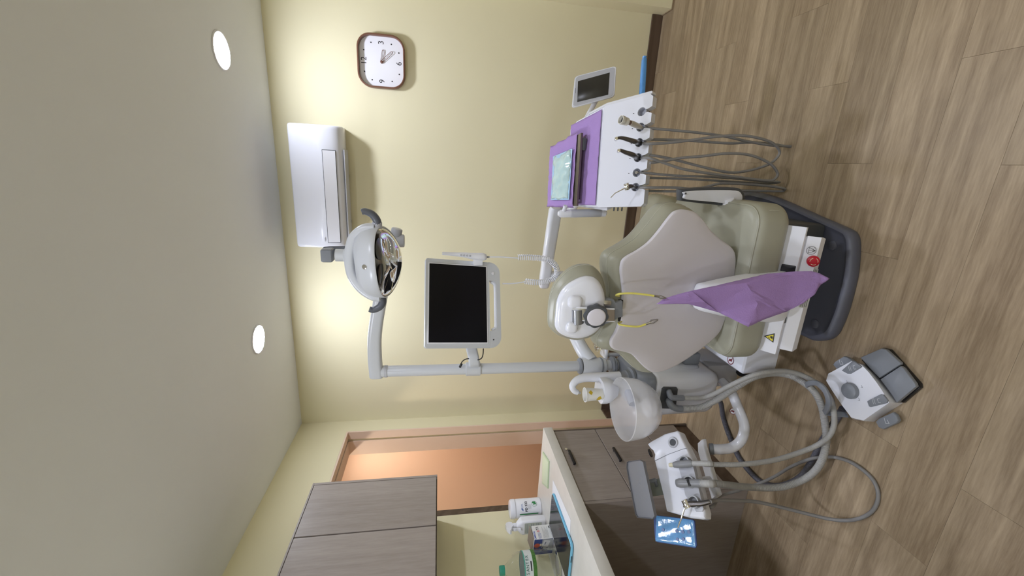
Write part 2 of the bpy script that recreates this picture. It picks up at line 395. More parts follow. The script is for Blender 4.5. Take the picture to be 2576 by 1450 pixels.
# ------------------------------------------------------------------ air conditioner
def air_con():
    x0, x1 = 1.478, 2.25
    t = thing('air_conditioner', 'white split air conditioner high on the yellow wall', 'air conditioner', ((x0+x1)/2, BACK, 2.14))
    prof = [(BACK-0.0005, 2.455), (2.966, 2.455), (2.950, 2.450), (2.940, 2.440), (2.936, 2.40), (2.934, 2.30), (2.938, 2.25), (2.949, 2.20), (2.963, 2.168), (2.988, 2.145), (3.03, 2.135), (BACK-0.0005, 2.150)]
    b = nb(); rings = []
    yc, zc = 3.06, 2.295
    for x, k in ((x0, 0.93), (x0+0.003, 0.965), (x0+0.010, 0.99), (x0+0.022, 1.0), (x1-0.022, 1.0), (x1-0.010, 0.99), (x1-0.003, 0.965), (x1, 0.93)):
        rings.append([V(x, min(yc+(y-yc)*k, BACK-0.0005) if y < BACK-0.01 else y, zc+(z-zc)*k) for y, z in prof])
    loft(b, rings); obj('casing', b, WHITE, t, 50)
    # louvre flap on the lower front
    c = [(2.10, 2.252, 2.9365), (2.10, 2.180, 2.9545), (1.515, 2.180, 2.9545), (1.515, 2.252, 2.9365)]
    pts = [V(x, y, z) for x, z, y in c]; n = (pts[1]-pts[0]).cross(pts[2]-pts[0]).normalized()
    if n.y > 0: n = -n
    b = nb(); slab(b, [p+n*0.0002 for p in pts], n, 0.006, 0.002); obj('louvre_flap', b, WHITE_M, t)
    b = nb(); slab(b, [p+V(0.004 if i < 2 else -0.004, 0, 0.003 if i in (0, 3) else -0.004) for i, p in enumerate(pts)], n, 0.0012, 0.0003); obj('flap_gap', b, DGREY, t)
    b = nb(); box(b, (1.53, 2.99, 2.130), (2.11, 3.10, 2.1365), bev=0.001); obj('air_outlet', b, LGREY, t)
    for x in (1.62, 1.93):
        b = nb(); box(b, (x, 3.125, 2.138), (x+0.022, 3.149, 2.1465), bev=0.001); obj('latch', b, DGREY, t)
    b = nb(); box(b, (1.52, 2.9318, 2.268), (1.545, 2.9345, 2.274), bev=0.0008); obj('indicator', b, LGREY, t)
air_con()

# ------------------------------------------------------------------ cabinets on the left wall
def wall_cabinet():
    y0, y1, z0, z1, xf = 1.36, 2.072, 1.529, 2.205, 0.33
    t = thing('wall_cabinet', 'grey wood-grain wall cabinet high on the left wall', 'cabinet', (0, y1, z0))
    b = nb(); box(b, (0.0005, y0, z0), (xf-0.020, y1, z1), bev=0.001, seg=1); obj('carcass', b, LAM_D, t)
    b = nb(); box(b, (xf-0.020, y0, z1-0.008), (xf-0.001, y1, z1), bev=0.0005, seg=1); box(b, (xf-0.020, y1-0.016, z0), (xf-0.001, y1, z1-0.0085), bev=0.0005, seg=1); obj('edge_strip', b, LAM, t)
    for a, c in ((1.7155, 2.0525), (1.3605, 1.7085)):
        b = nb(); box(b, (xf-0.0195, a, z0+0.005), (xf, c, z1-0.011), bev=0.001, seg=1); obj('door', b, LAM, t)
wall_cabinet()
def base_cabinet():
    y0, y1, xf = 1.506, 2.074, 0.585
    t = thing('drawer_cabinet', 'grey-brown wood drawer cabinet with black handles under the worktop', 'cabinet', (0.3, y1, 0))
    b = nb(); box(b, (0.022, y0+0.017, 0.088), (xf-0.022, y1-0.013, 0.8605), bev=0.001, seg=1); obj('carcass', b, LAM, t)
    b = nb(); box(b, (0.002, y1-0.012, 0.0005), (xf, y1, 0.8605), bev=0.001, seg=1); obj('end_panel', b, LAM_D, t)
    b = nb(); box(b, (0.022, y0+0.017, 0.0005), (xf-0.012, y1-0.0125, 0.086), bev=0.001, seg=1); obj('plinth', b, SKIRT, t)
    for z0, z1, lock in ((0.603, 0.855, True), (0.308, 0.599, False), (0.09, 0.304, False)):
        b = nb(); box(b, (xf-0.020, y0+0.018, z0), (xf, y1-0.0135, z1), bev=0.0012, seg=1); d = obj('drawer', b, LAM, t)
        hz = z1-0.033; b = nb()
        box(b, (xf+0.008, 1.760, hz-0.0065), (xf+0.020, 1.868, hz+0.0065), bev=0.003)
        for yy in (1.772, 1.856): cyl(b, (xf, yy, hz), (xf+0.010, yy, hz), 0.005, 10)
        obj('handle', b, BLACK, d)
        if lock:
            b = nb(); cyl(b, (xf, 1.895, hz+0.006), (xf+0.004, 1.895, hz+0.006), 0.009, 20, 0.001); obj('lock', b, CHROME, d)
    b = nb(); box(b, (0.022, y0-0.0005, 0.0005), (xf-0.001, y0+0.0165, 0.8605), bev=0.001, seg=1); obj('near_panel', b, LAM, t)
base_cabinet()
def worktop():
    t = thing('worktop', 'pale stone worktop along the left wall', 'worktop', (0.3, 1.5, 0.861))
    b = nb(); box(b, (0.002, -0.6, 0.8615), (0.60, 2.082, 0.915), bev=0.0015, seg=2); obj('top_slab', b, STONE, t)
    b = nb(); box(b, (0.002, -0.6, 0.0005), (0.02, 1.505, 0.861)); obj('back_panel', b, LAM, t)
    b = nb(); box(b, (0.022, -0.6, 0.0005), (0.58, -0.58, 0.861)); obj('support_panel', b, LAM_D, t)
worktop()

# ================================================================== DENTAL CHAIR (seen from behind its headrest)
def zz(pts, ox, oy, s): return [(ox+x/s, oy+y/s) for x, y in pts]
CX = 1.70
SP, SN = V(1.70, 1.305, 0.70), V(0, -0.985, -0.175).normalized()     # plane of the back shell
def dental_chair():
    t = thing('dental_chair', 'olive vinyl dental chair with pale grey back shell, seen from behind', 'dental chair', (CX, 1.7, 0))
    # ---- floor base
    out = [at(x, y, 'z', 0.03) for x, y in ((1870, 482), (1905, 484), (1960, 500), (2050, 540), (2130, 575), (2146, 588), (2152, 610), (2151, 650), (2145, 700), (2125, 780), (2105, 830), (2094, 847), (2080, 855), (2050, 858), (2020, 845))]
    out += [V(1.44, 1.60, 0.03), V(1.42, 1.95, 0.03), V(1.45, 2.2, 0.03), V(1.95, 2.2, 0.03)]
    out = [V(p.x, p.y, 0.0) for p in spl(out, 4, True)]
    b = nb()
    c = sum(out, Vector())/len(out)
    R = lambda k, z: [V(c.x+(p.x-c.x)*k, c.y+(p.y-c.y)*k, z) for p in out]
    loft(b, [R(0.985, 0.001), R(1.0, 0.012), R(1.0, 0.028), R(0.99, 0.038), R(0.965, 0.045), R(0.93, 0.047), R(0.89, 0.040), R(0.86, 0.036)])
    obj('floor_base', b, BASEM, t)
    for x, y in ((1.845, 1.375), (1.53, 1.36)):
        b = nb(); lathe(b, [(0.018, 0.035), (0.018, 0.041), (0.014, 0.043)], Matrix.Translation((x, y, 0)), 20); obj('base_bolt', b, BASEM, t)
    # ---- lift frame and the two white covers at the back
    b = nb(); box(b, (1.47, 1.42, 0.036), (1.92, 2.0, 0.30), bev=0.02); obj('lift_frame', b, DGREY, t)
    def cover(name, ya, za, yb, zb, xl, xr, drop):
        b = nb(); n = 14; rings = []
        top = [(xl, ya+0.05)] ; L = []
        # plan profile: straight back with rounded ends that wrap forward
        plan = []
        for i in range(7):
            a = math.radians(90*i/6); plan.append((xl+0.05*(1-math.sin(a))*0.6, 0.06*(1-math.sin(a))))
        for i in range(7):
            a = math.radians(90-90*i/6); plan.append((xr-0.05*(1-math.sin(a))*0.6, 0.06*(1-math.sin(a))))
        plan = [(xl, 0.20)]+plan[::1]+[(xr, 0.20)]
        def rg(y, z, k=0.0): return [V(px_+(k if px_ < CX else -k), y+py_, z) for px_, py_ in plan]
        rings = [rg(ya+0.012, za, 0.004), rg(ya+0.003, za-0.003), rg(yb, zb), rg(yb+0.003, zb-0.008), rg(yb+0.012, zb-drop, 0.006)]
        loft(b, rings, True, True); return obj(name, b, WHITE_M, t, 30)
    cover('upper_rear_cover', 1.305, 0.318, 1.262, 0.282, 1.447, 1.925, 0.012)
    lc = cover('lower_rear_cover', 1.262, 0.268, 1.240, 0.236, 1.468, 1.895, 0.030)
    # ---- emergency stop, symbol, stickers on the covers
    p = at(2045, 657, 'y', 1.245); nrm = V(0, -0.86, 0.5)
    M = frame(p, nrm); b = nb()
    lathe(b, [(0.019, -0.004), (0.0195, 0.004), (0.019, 0.008), (0.016, 0.0105), (0.008, 0.012)], M, 32); es = obj('emergency_stop_button', b, RED, t); es['label'] = 'red round emergency stop button'
    for a in (60, 180, 300):
        b = nb(); ringflat(b, 0.0112, 0.0128, M @ Matrix.Translation((0, 0, 0.0112)), 0.0008, a-38, a+38); obj('arrow_mark', b, mat('cream_print', (0.8, 0.72, 0.5), 0.5), es)
    p = at(2040, 630, 'y', 1.2475); M = frame(p+nrm.normalized()*0.004, nrm); b = nb()
    ringflat(b, 0.0135, 0.0148, M); tri = [(0, -0.0125), (0.0102, 0.0075), (-0.0102, 0.0075)]
    for i in range(3): stroke(b, tri[i], tri[(i+1) % 3], 0.0012, M)
    stroke(b, (0, -0.0125), (0, 0.0075), 0.0012, M); stroke(b, (0, -0.0125), (0.003, -0.004), 0.001, M); stroke(b, (0, -0.0125), (-0.003, -0.004), 0.001, M)
    obj('stop_symbol', b, INK, lc)
    p = at(1938, 848, 'y', 1.288); M = frame(p+V(0, -0.7, 0.7)*0.006, V(0, -0.64, 0.76)) @ Matrix.Rotation(math.radians(4), 4, 'Z'); b = nb()
    T1 = [(0, 0.021), (-0.0185, -0.0125), (0.0185, -0.0125)]; k = 0.74
    flat(b, T1, M, 0.0004); st = obj('warning_sticker', b, INK, t); st['label'] = 'yellow triangle warning sticker'
    b = nb(); flat(b, [(x*k, y*k-0.0003) for x, y in T1], M, 0.0008); obj('sticker_face', b, SAFETY, st)
    b = nb(); flat(b, [(-0.006, -0.008), (0.005, -0.008), (0.006, -0.002), (0.002, 0.0015), (-0.001, -0.001)], M, 0.0011); stroke(b, (-0.005, 0.001), (0.0, 0.006), 0.002, M, 0.0011); obj('sticker_mark', b, INK, st)
    for (ax, ay), w, h in (((2047, 684), 0.024, 0.022), ((2022, 762), 0.036, 0.026)):
        p = at(ax, ay, 'y', 1.243); M = frame(p+nrm.normalized()*0.004, nrm); b = nb(); flat(b, rrect(w, h, 0.001, 2), M); pl = obj('rating_plate', b, mat('aged_label', (0.42, 0.41, 0.38), 0.5), t)
        b = nb()
        for i in range(4): stroke(b, (-w*0.4, h*(0.3-0.2*i)), (w*0.38, h*(0.3-0.2*i)), h*0.06, M, 0.0009)
        obj('plate_print', b, INK, pl)
    for ax, ay in ((1983, 676), (1961, 801)):
        p = at(ax, ay, 'y', 1.283); b = nb(); M = frame(p+V(0, -0.6, 0.8)*0.003, V(0, -0.64, 0.76)); slab(b, ring2(rrect(0.028, 0.044, 0.004, 4), M), V(0, -0.64, 0.76), 0.002, 0.0008); obj('cover_slot', b, BLACK, t)
    # ---- seat and leg rest (vinyl)
    def rounded(name, x0, x1, y0, y1, z0, z1, r, rc, dz=0.0, m=VINYL):
        b = nb(); cx, cy, w, h = (x0+x1)/2, (y0+y1)/2, x1-x0, y1-y0; rings = []
        n = 6
        seq = [(z0+r*(1-math.cos(a)), r*(1-math.sin(a))) for a in [math.pi/2*i/n for i in range(n+1)]]
        seq += [(z1-r*(1-math.cos(a)), r*(1-math.sin(a))) for a in [math.pi/2*(1-i/n) for i in range(n+1)]]
        seq += [(z1+0.004, r+0.05), (z1+0.006, r+0.12)]
        for z, k in seq:
            rr = rrect(max(w-2*k, 0.05), max(h-2*k, 0.05), max(rc-k*0.8, 0.02), 8)
            rings.append([V(cx+px_, cy+py_, z-dz*((cy+py_)-y0)/(y1-y0)) for px_, py_ in rr])
        loft(b, rings); return obj(name, b, m, t, 60)
    seat = rounded('seat', 1.40, 1.995, 1.285, 1.86, 0.312, 0.452, 0.040, 0.075)
    b = nb(); edge = [p for p in ring2(rrect(0.595-0.024, 0.575-0.024, 0.066, 8), Matrix.Translation((1.6975, 1.5725, 0.4405)))]
    tube(b, [p for p in edge if p.y < 1.62 and p.x > CX-1][::1] if False else edge+[edge[0]], 0.0035, 6); obj('piping', b, VINYL, seat)
    for px_ in (1.46, 1.94):
        sx = 1 if px_ > CX else -1; b = nb(); tube(b, [V(1.6975+sx*(0.2765-k*0.7), 1.3060+k*0.7, z) for z, k in ((0.335, 0.019), (0.350, 0.006), (0.370, 0.0), (0.397, 0.0), (0.415, 0.006), (0.432, 0.020))], 0.0012, 5); obj('seam', b, STITCH, seat)
    rounded('leg_rest', 1.43, 1.965, 1.865, 2.40, 0.33, 0.446, 0.05, 0.12, dz=0.10)
    b = nb(); box(b, (1.50, 1.9, 0.22), (1.90, 2.3, 0.33), bev=0.02); obj('leg_rest_frame', b, LGREY, t)
    # ---- backrest: vinyl cushion with the grey shell on its back
    sh = zz([(1210, 88), (1290, 110), (1360, 180), (1420, 260), (1500, 330), (1570, 380), (1605, 430), (1612, 500), (1605, 580), (1598, 680), (1580, 790), (1550, 900), (1515, 990), (1490, 1050), (1440, 1110), (1330, 1200), (1200, 1290), (1080, 1355), (980, 1380), (920, 1365), (860, 1310), (790, 1240), (720, 1215), (650, 1200), (622, 1170), (625, 1120), (660, 1060), (690, 980), (705, 900), (712, 830), (718, 740), (708, 650), (700, 570), (712, 500), (750, 460), (830, 415), (920, 350), (1000, 260), (1060, 180), (1120, 110), (1170, 90)], 1340, 500, 3.152)
    ring = spl([onp(x, y, SP, SN) for x, y in sh], 3, True)
    cc = sum(ring, Vector())/len(ring); up = V(0, -SN.z, SN.y); up = up if up.z > 0 else -up
    def rs(kx, ku, d, du=0.0):
        o_ = []
        for p in ring:
            q = p-cc; dx, dv = q.x, q.dot(up); o_.append(cc+V(1, 0, 0)*dx*kx+up*(dv*ku+du)-SN*d)
        return o_
    b = nb(); loft(b, [rs(0.985, 0.985, 0.012), rs(1.0, 1.0, 0.010), rs(1.0, 1.0, 0.002), rs(0.992, 0.991, -0.001), rs(0.97, 0.97, -0.0025), rs(0.80, 0.80, -0.005), rs(0.45, 0.45, -0.007)]); shell = obj('back_shell', b, SHELL, t, 40)
    b = nb(); loft(b, [rs(0.97, 0.955, 0.011), rs(1.0, 0.985, 0.013), rs(1.035, 1.025, 0.022, 0.006), rs(1.055, 1.065, 0.042, 0.012), rs(1.06, 1.08, 0.065, 0.014), rs(1.05, 1.07, 0.088, 0.014), rs(1.02, 1.035, 0.104, 0.012), rs(0.96, 0.97, 0.112, 0.008), rs(0.7, 0.7, 0.118)])
    bc = obj('back_cushion', b, VINYL, t, 70)
    st = rs(1.0565, 1.0715, 0.046, 0.012); b = nb()
    tube(b, st+[st[0]], 0.0017, 5); obj('piping', b, STITCH, bc)
    # ---- white spine cover that carries the backrest
    def rr3(cx, cy, cz, w, th, r):
        return [V(cx+px_, cy+py_, cz) for px_, py_ in rrect(w, th, r, 5)]
    b = nb(); loft(b, [rr3(1.668, 1.294, 0.636, 0.066, 0.02, 0.009), rr3(1.668, 1.288, 0.631, 0.090, 0.04, 0.017), rr3(1.668, 1.280, 0.618, 0.100, 0.055, 0.022), rr3(1.670, 1.270, 0.56, 0.122, 0.085, 0.026), rr3(1.672, 1.266, 0.47, 0.148, 0.11, 0.03), rr3(1.672, 1.272, 0.37, 0.172, 0.13, 0.035), rr3(1.672, 1.285, 0.305, 0.18, 0.11, 0.035)])
    obj('spine_cover', b, WHITE_M, t, 50)
    # ---- side connector box towards the spittoon unit
    b = nb(); box(b, (1.296, 1.385, 0.135), (1.43, 1.70, 0.295), bev=0.018, seg=3); sb = obj('side_housing', b, WHITE, t)
    M = frame(at(1838, 906, 'z', 0.296)+V(0, 0, 0.0), V(0, 0, 1), (0, 1, 0)); no_step(M, 0.020, sb)
    # ---- raised armrest on the right flank
    Y = 1.50
    P = lambda x, y, dy=0.0: at(x, y, 'y', Y+dy)
    pad = spl([P(*q) for q in ((1711, 480), (1715, 476), (1780, 471), (1850, 472), (1870, 480), (1877, 498), (1868, 514), (1850, 520), (1780, 514), (1715, 506), (1711, 502))], 4, True)
    b = nb(); slab(b, pad, (0, 1, 0), 0.035, 0.012, 4); obj('armrest_pad', b, DGREY, t)
    pl = spl([P(*q) for q in ((1719, 482), (1780, 478), (1845, 479), (1860, 488), (1862, 501), (1854, 511), (1840, 513), (1780, 507), (1720, 501), (1717, 490))], 4, True)
    b = nb(); slab(b, pl, (0, -1, 0), 0.016, 0.006, 3); obj('armrest_bracket', b, WHITE, t)
    a_ = P(1832, 500, -0.01); b = nb(); cyl(b, a_, V(1.965, a_.y+0.005, a_.z-0.012), 0.021, 24, 0.002); obj('armrest_pivot', b, WHITE_M, t)
    b = nb(); cyl(b, P(1725, 487, -0.0165), P(1725, 487, -0.019), 0.0035, 12); obj('screw', b, BLACK, t)
    # ---- headrest
    HP, HN = V(1.63, 1.225, 1.05), V(0, -0.99, 0.10).normalized()
    wz = zz([(1000, 422), (1090, 440), (1160, 500), (1210, 590), (1235, 690), (1242, 790), (1235, 920), (1205, 1060), (1150, 1170), (1040, 1250), (900, 1295), (760, 1290), (640, 1250), (565, 1190), (535, 1110), (545, 960), (560, 800), (590, 700), (650, 600), (740, 520), (860, 455), (940, 428)], 1300, 620, 5.578)
    wr = spl([onp(x, y, HP, HN) for x, y in wz], 3, True)
    hc = sum(wr, Vector())/len(wr); hup = V(0, -HN.z, HN.y); hup = hup if hup.z > 0 else -hup
    def hs(rg_, c0, k, d): return [c0+(p-c0)*k-HN*d for p in rg_]
    b = nb(); loft(b, [hs(wr, hc, 0.97, 0.012), hs(wr, hc, 1.0, 0.008), hs(wr, hc, 0.99, 0.0), hs(wr, hc, 0.95, -0.008), hs(wr, hc, 0.86, -0.014), hs(wr, hc, 0.6, -0.016)]); hsh = obj('headrest_shell', b, WHITE, t, 50)
    oz = zz([(960, 272), (1060, 285), (1150, 360), (1210, 470), (1245, 620), (1255, 760), (1240, 900), (1210, 1070), (1150, 1180), (1050, 1270), (900, 1312), (780, 1312), (600, 1255), (500, 1180), (450, 1100), (445, 980), (455, 850), (480, 700), (540, 550), (640, 430), (760, 330), (860, 285)], 1300, 620, 5.578)
    HQ = HP-HN*0.045
    orr = spl([onp(x, y, HQ, HN) for x, y in oz], 3, True); oc = sum(orr, Vector())/len(orr)
    def mixr(k, d): return [hc+(p-hc)*1.01-HN*0.006 + ((oc+(q-oc)*1.0)-(hc+(p-hc)*1.01-HN*0.006))*k - HN*d for p, q in zip(wr, orr)]
    b = nb(); loft(b, [mixr(0.0, 0.004), mixr(0.35, 0.002), mixr(0.75, 0.0), mixr(1.0, 0.004), hs(orr, oc, 1.0, 0.025), hs(orr, oc, 0.975, 0.042), hs(orr, oc, 0.92, 0.053), hs(orr, oc, 0.6, 0.06)]); hcush = obj('headrest_cushion', b, VINYL, t, 70)
    st2 = hs(orr, oc, 1.004, 0.006); b = nb(); tube(b, st2+[st2[0]], 0.0016, 5); obj('piping', b, STITCH, hcush)
    for (x, y), k in (((1446, 759), 0.95), ((1438, 823), 0.8)):           # two bearing bosses
        c0 = onp(x, y, HP+HN*0.012, HN); b = nb(); Mb = frame(c0-HN*0.006, HN, hup); rr_ = rrect(0.030*k+0.012, 0.046*k, 0.017*k, 6)
        loft(b, [ring2([(p[0]*s, p[1]*s) for p in rr_], Mb @ Matrix.Translation((0, 0, z))) for s, z in ((1.45, 0), (1.22, 0.004), (1.08, 0.010), (1.0, 0.015), (0.85, 0.018), (0.5, 0.0195))]); obj('hinge_boss', b, WHITE, t, 60)
    a_ = onp(1453, 795, HP+HN*0.012, HN); b = nb(); cyl(b, a_-V(0.024, 0, 0.003), a_+V(0.024, 0, 0.003), 0.0195, 28); obj('hinge_roller', b, mat('roller_steel', (0.30, 0.31, 0.34), 0.25, metal=0.7), t)
    p0, p1, p2 = onp(1440, 788, HP+HN*0.016, HN), onp(1475, 791, HP+HN*0.024, HN), onp(1545, 793, HP+HN*0.006, HN)
    b = nb(); w = V(0.0205, 0, 0.003)
    prof = spl([p0, p1, p2], 6); rings = [[p-w-HN*0.004, p-w+HN*0.004, p+w+HN*0.004, p+w-HN*0.004] for p in prof]; loft(b, rings); obj('neck_strap', b, STEEL, t, 30)
    b = nb(); tube(b, [p-w+HN*0.001 for p in prof], 0.0035, 8); tube(b, [p+w+HN*0.001 for p in prof], 0.0035, 8); obj('strap_rail', b, WHITE, t)
    br = [onp(x, y, HP+HN*0.002, HN) for x, y in ((1518, 755), (1530, 751), (1545, 755), (1549, 762), (1567, 760), (1567, 798), (1556, 800), (1545, 808), (1520, 818), (1512, 806))]
    b = nb(); slab(b, br, -HN, 0.022, 0.004); obj('neck_bracket', b, MGREY, t)
    sl = [onp(x, y, SP+SN*0.0005, SN) for x, y in ((1560, 756), (1571, 755), (1570, 812), (1559, 812))]; b = nb(); slab(b, sl, -SN, 0.012, 0.002); obj('neck_slot', b, BLACK, t)  # solid plate, its black stands in for shade in the gap behind the bracket
    c0 = onp(1524, 763, HP+HN*0.004, HN); b = nb(); cyl(b, c0-V(0, 0, 0.016), c0+V(0, 0, 0.010), 0.010, 20, 0.003); obj('release_pin', b, STEEL, t)
    # adjustment knob
    kc = onp(1499, 796, HP+HN*0.030, HN); kn = (HN+V(-0.10, 0, 0.02)).normalized(); Mk = frame(kc-kn*0.012, kn); b = nb(); rings = []
    for z, s in ((0, 0.93), (0.003, 1.0), (0.016, 1.0), (0.020, 0.95), (0.021, 0.84)):
        rings.append([Mk @ V(0.039*s*(1+0.045*math.cos(8*a))*math.cos(a), 0.039*s*(1+0.045*math.cos(8*a))*math.sin(a), z) for a in [2*math.pi*i/64 for i in range(64)]])
    loft(b, rings); kb = obj('adjusting_knob', b, DGREY, t, 50)
    b = nb(); lathe(b, [(0.030, 0.0212), (0.0295, 0.0225), (0.026, 0.0238), (0.012, 0.0246)], Mk, 40); obj('knob_cap', b, SHELL, kb, 50)
    cyb = nb(); cyl(cyb, kc-kn*0.012, kc-kn*0.030, 0.012, 16); obj('knob_stem', cyb, DGREY, kb)
def no_step(M, r, parent):
    """small round red no-stepping sticker"""
    b = nb(); ringflat(b, 0.0, r*0.99, M, 0.0004); s = obj('no_step_sticker', b, WHITE_M, parent); s['label'] = 'round red no-stepping sticker'
    if parent.parent and parent.parent.parent: s.parent = parent.parent
    b = nb(); ringflat(b, r*0.82, r, M, 0.0007); stroke(b, (-r*0.6, r*0.6), (r*0.6, -r*0.6), r*0.15, M, 0.0010)
    flat(b, [(-r*0.25, -r*0.5), (r*0.3, -r*0.45), (r*0.25, -r*0.1), (-r*0.02, r*0.5), (-r*0.3, r*0.45)], M, 0.0006)
    obj('sticker_print', b, mat('sticker_dark_red', (0.16, 0.008, 0.02), 0.5), s)
dental_chair()

# ------------------------------------------------------------------ patient bib on its yellow clip cord, hung round the headrest neck
def patient_bib():
    t = thing('patient_bib', 'purple paper patient bib hanging by a yellow clip cord behind the chair', 'bib', at(1880, 760, 'y', 1.165))
    YB = 1.178
    def P(p, dy=0.0): return at(p[0], p[1], 'y', YB+dy)
    K = dict(A=(1672, 751, 0.012), B=(1651, 765, 0.012), R1=(1705, 741, 0.006), Q=(1739, 732, 0.0), R2=(1828, 713, 0.004), X=(1877, 702, 0.010), W=(1877, 713, -0.012), R4=(1930, 689, 0.008), S=(1990, 684, 0.0), S2=(1992, 694, -0.004),
             R5=(2040, 682, -0.006), E0=(2062, 688, -0.012), E=(2086, 701, -0.022), F=(2066, 717, -0.020), L1=(1732, 765, 0.004), Y=(1807, 786, 0.006), L3=(1882, 823, -0.034), L4=(1921, 805, -0.024), Z=(1980, 784, -0.014), L6=(2020, 764, -0.018), L7=(2048, 741, -0.020), N=(1905, 764, -0.020), O=(1772, 760, -0.006))
    b = nb(); kv = {k: b.verts.new(P(v, v[2])) for k, v in K.items()}
    for f_ in ('A R1 O', 'R1 Q O', 'A O B', 'B O L1', 'L1 O Y', 'Q Y O', 'Q R2 W', 'Q W Y', 'R2 X W', 'X R4 W', 'Y W N', 'Y N L3', 'L3 N L4', 'L4 N Z', 'W Z N', 'W R4 S2', 'R4 S S2', 'W S2 Z', 'S2 F Z', 'Z F L7', 'Z L7 L6', 'S R5 S2', 'S2 R5 F', 'R5 E0 F', 'E0 E F'):
        b.faces.new([kv[k] for k in f_.split()])
    bmesh.ops.recalc_face_normals(b, faces=b.faces[:])
    bmesh.ops.subdivide_edges(b, edges=b.edges[:], cuts=5, use_grid_fill=True, smooth=0.12)
    for v in b.verts: v.co.y += 0.0012*math.sin(v.co.x*150+v.co.z*60)+0.0008*math.sin(v.co.z*210)
    bmesh.ops.remove_doubles(b, verts=b.verts[:], dist=1e-4)
    sheet = obj('paper_sheet', b, PURPLE, t, 14)
    sheet.modifiers.new('thick', 'SOLIDIFY').thickness = 0.0006
    c1 = [at(x, y, 'y', yy) for x, y, yy in ((1557, 745, 1.245), (1550, 744, 1.222), (1554, 741, 1.209), (1565, 739, 1.20), (1600, 739, 1.195), (1648, 745, 1.186))]
    c2 = [at(x, y, 'y', yy) for x, y, yy in ((1563, 810, 1.245), (1556, 813, 1.222), (1560, 817, 1.209), (1575, 820, 1.20), (1605, 822, 1.20), (1627, 815, 1.20))]
    back = [c1[0], c1[0]+V(-0.005, 0.03, 0.0), c2[0]+V(0.005, 0.03, 0.0), c2[0]]
    for q in (c1, c2):
        b = nb(); tube(b, spl(q, 6), 0.0034, 8); obj('cord', b, YELLOW, t)
    for tip, q, dr in ((at(1676, 750, 'y', 1.182), c1[-1], 0), (at(1656, 804, 'y', 1.195), c2[-1], 1)):
        b = nb(); d = (tip-q); ax = d.normalized(); sd = ax.cross(V(0, 1, 0)).normalized()
        cyl(b, q-ax*0.004, q+ax*0.014, 0.004, 12)
        o_ = 0.006 if dr else 0.002
        for s in (1, -1):
            e = q+d*0.98+sd*s*o_*0.15; m_ = q+d*0.45+sd*s*(0.004+o_*0.4)
            loft(b, [[p_+sd*s*0.0012+V(0, w_, 0), p_-sd*s*0.0012+V(0, w_, 0), p_-sd*s*0.0012-V(0, w_, 0), p_+sd*s*0.0012-V(0, w_, 0)] for p_, w_ in ((q+ax*0.010+sd*s*0.001, 0.003), (m_, 0.0035), (e, 0.002))])
        obj('alligator_clip', b, STEEL, t)
patient_bib()

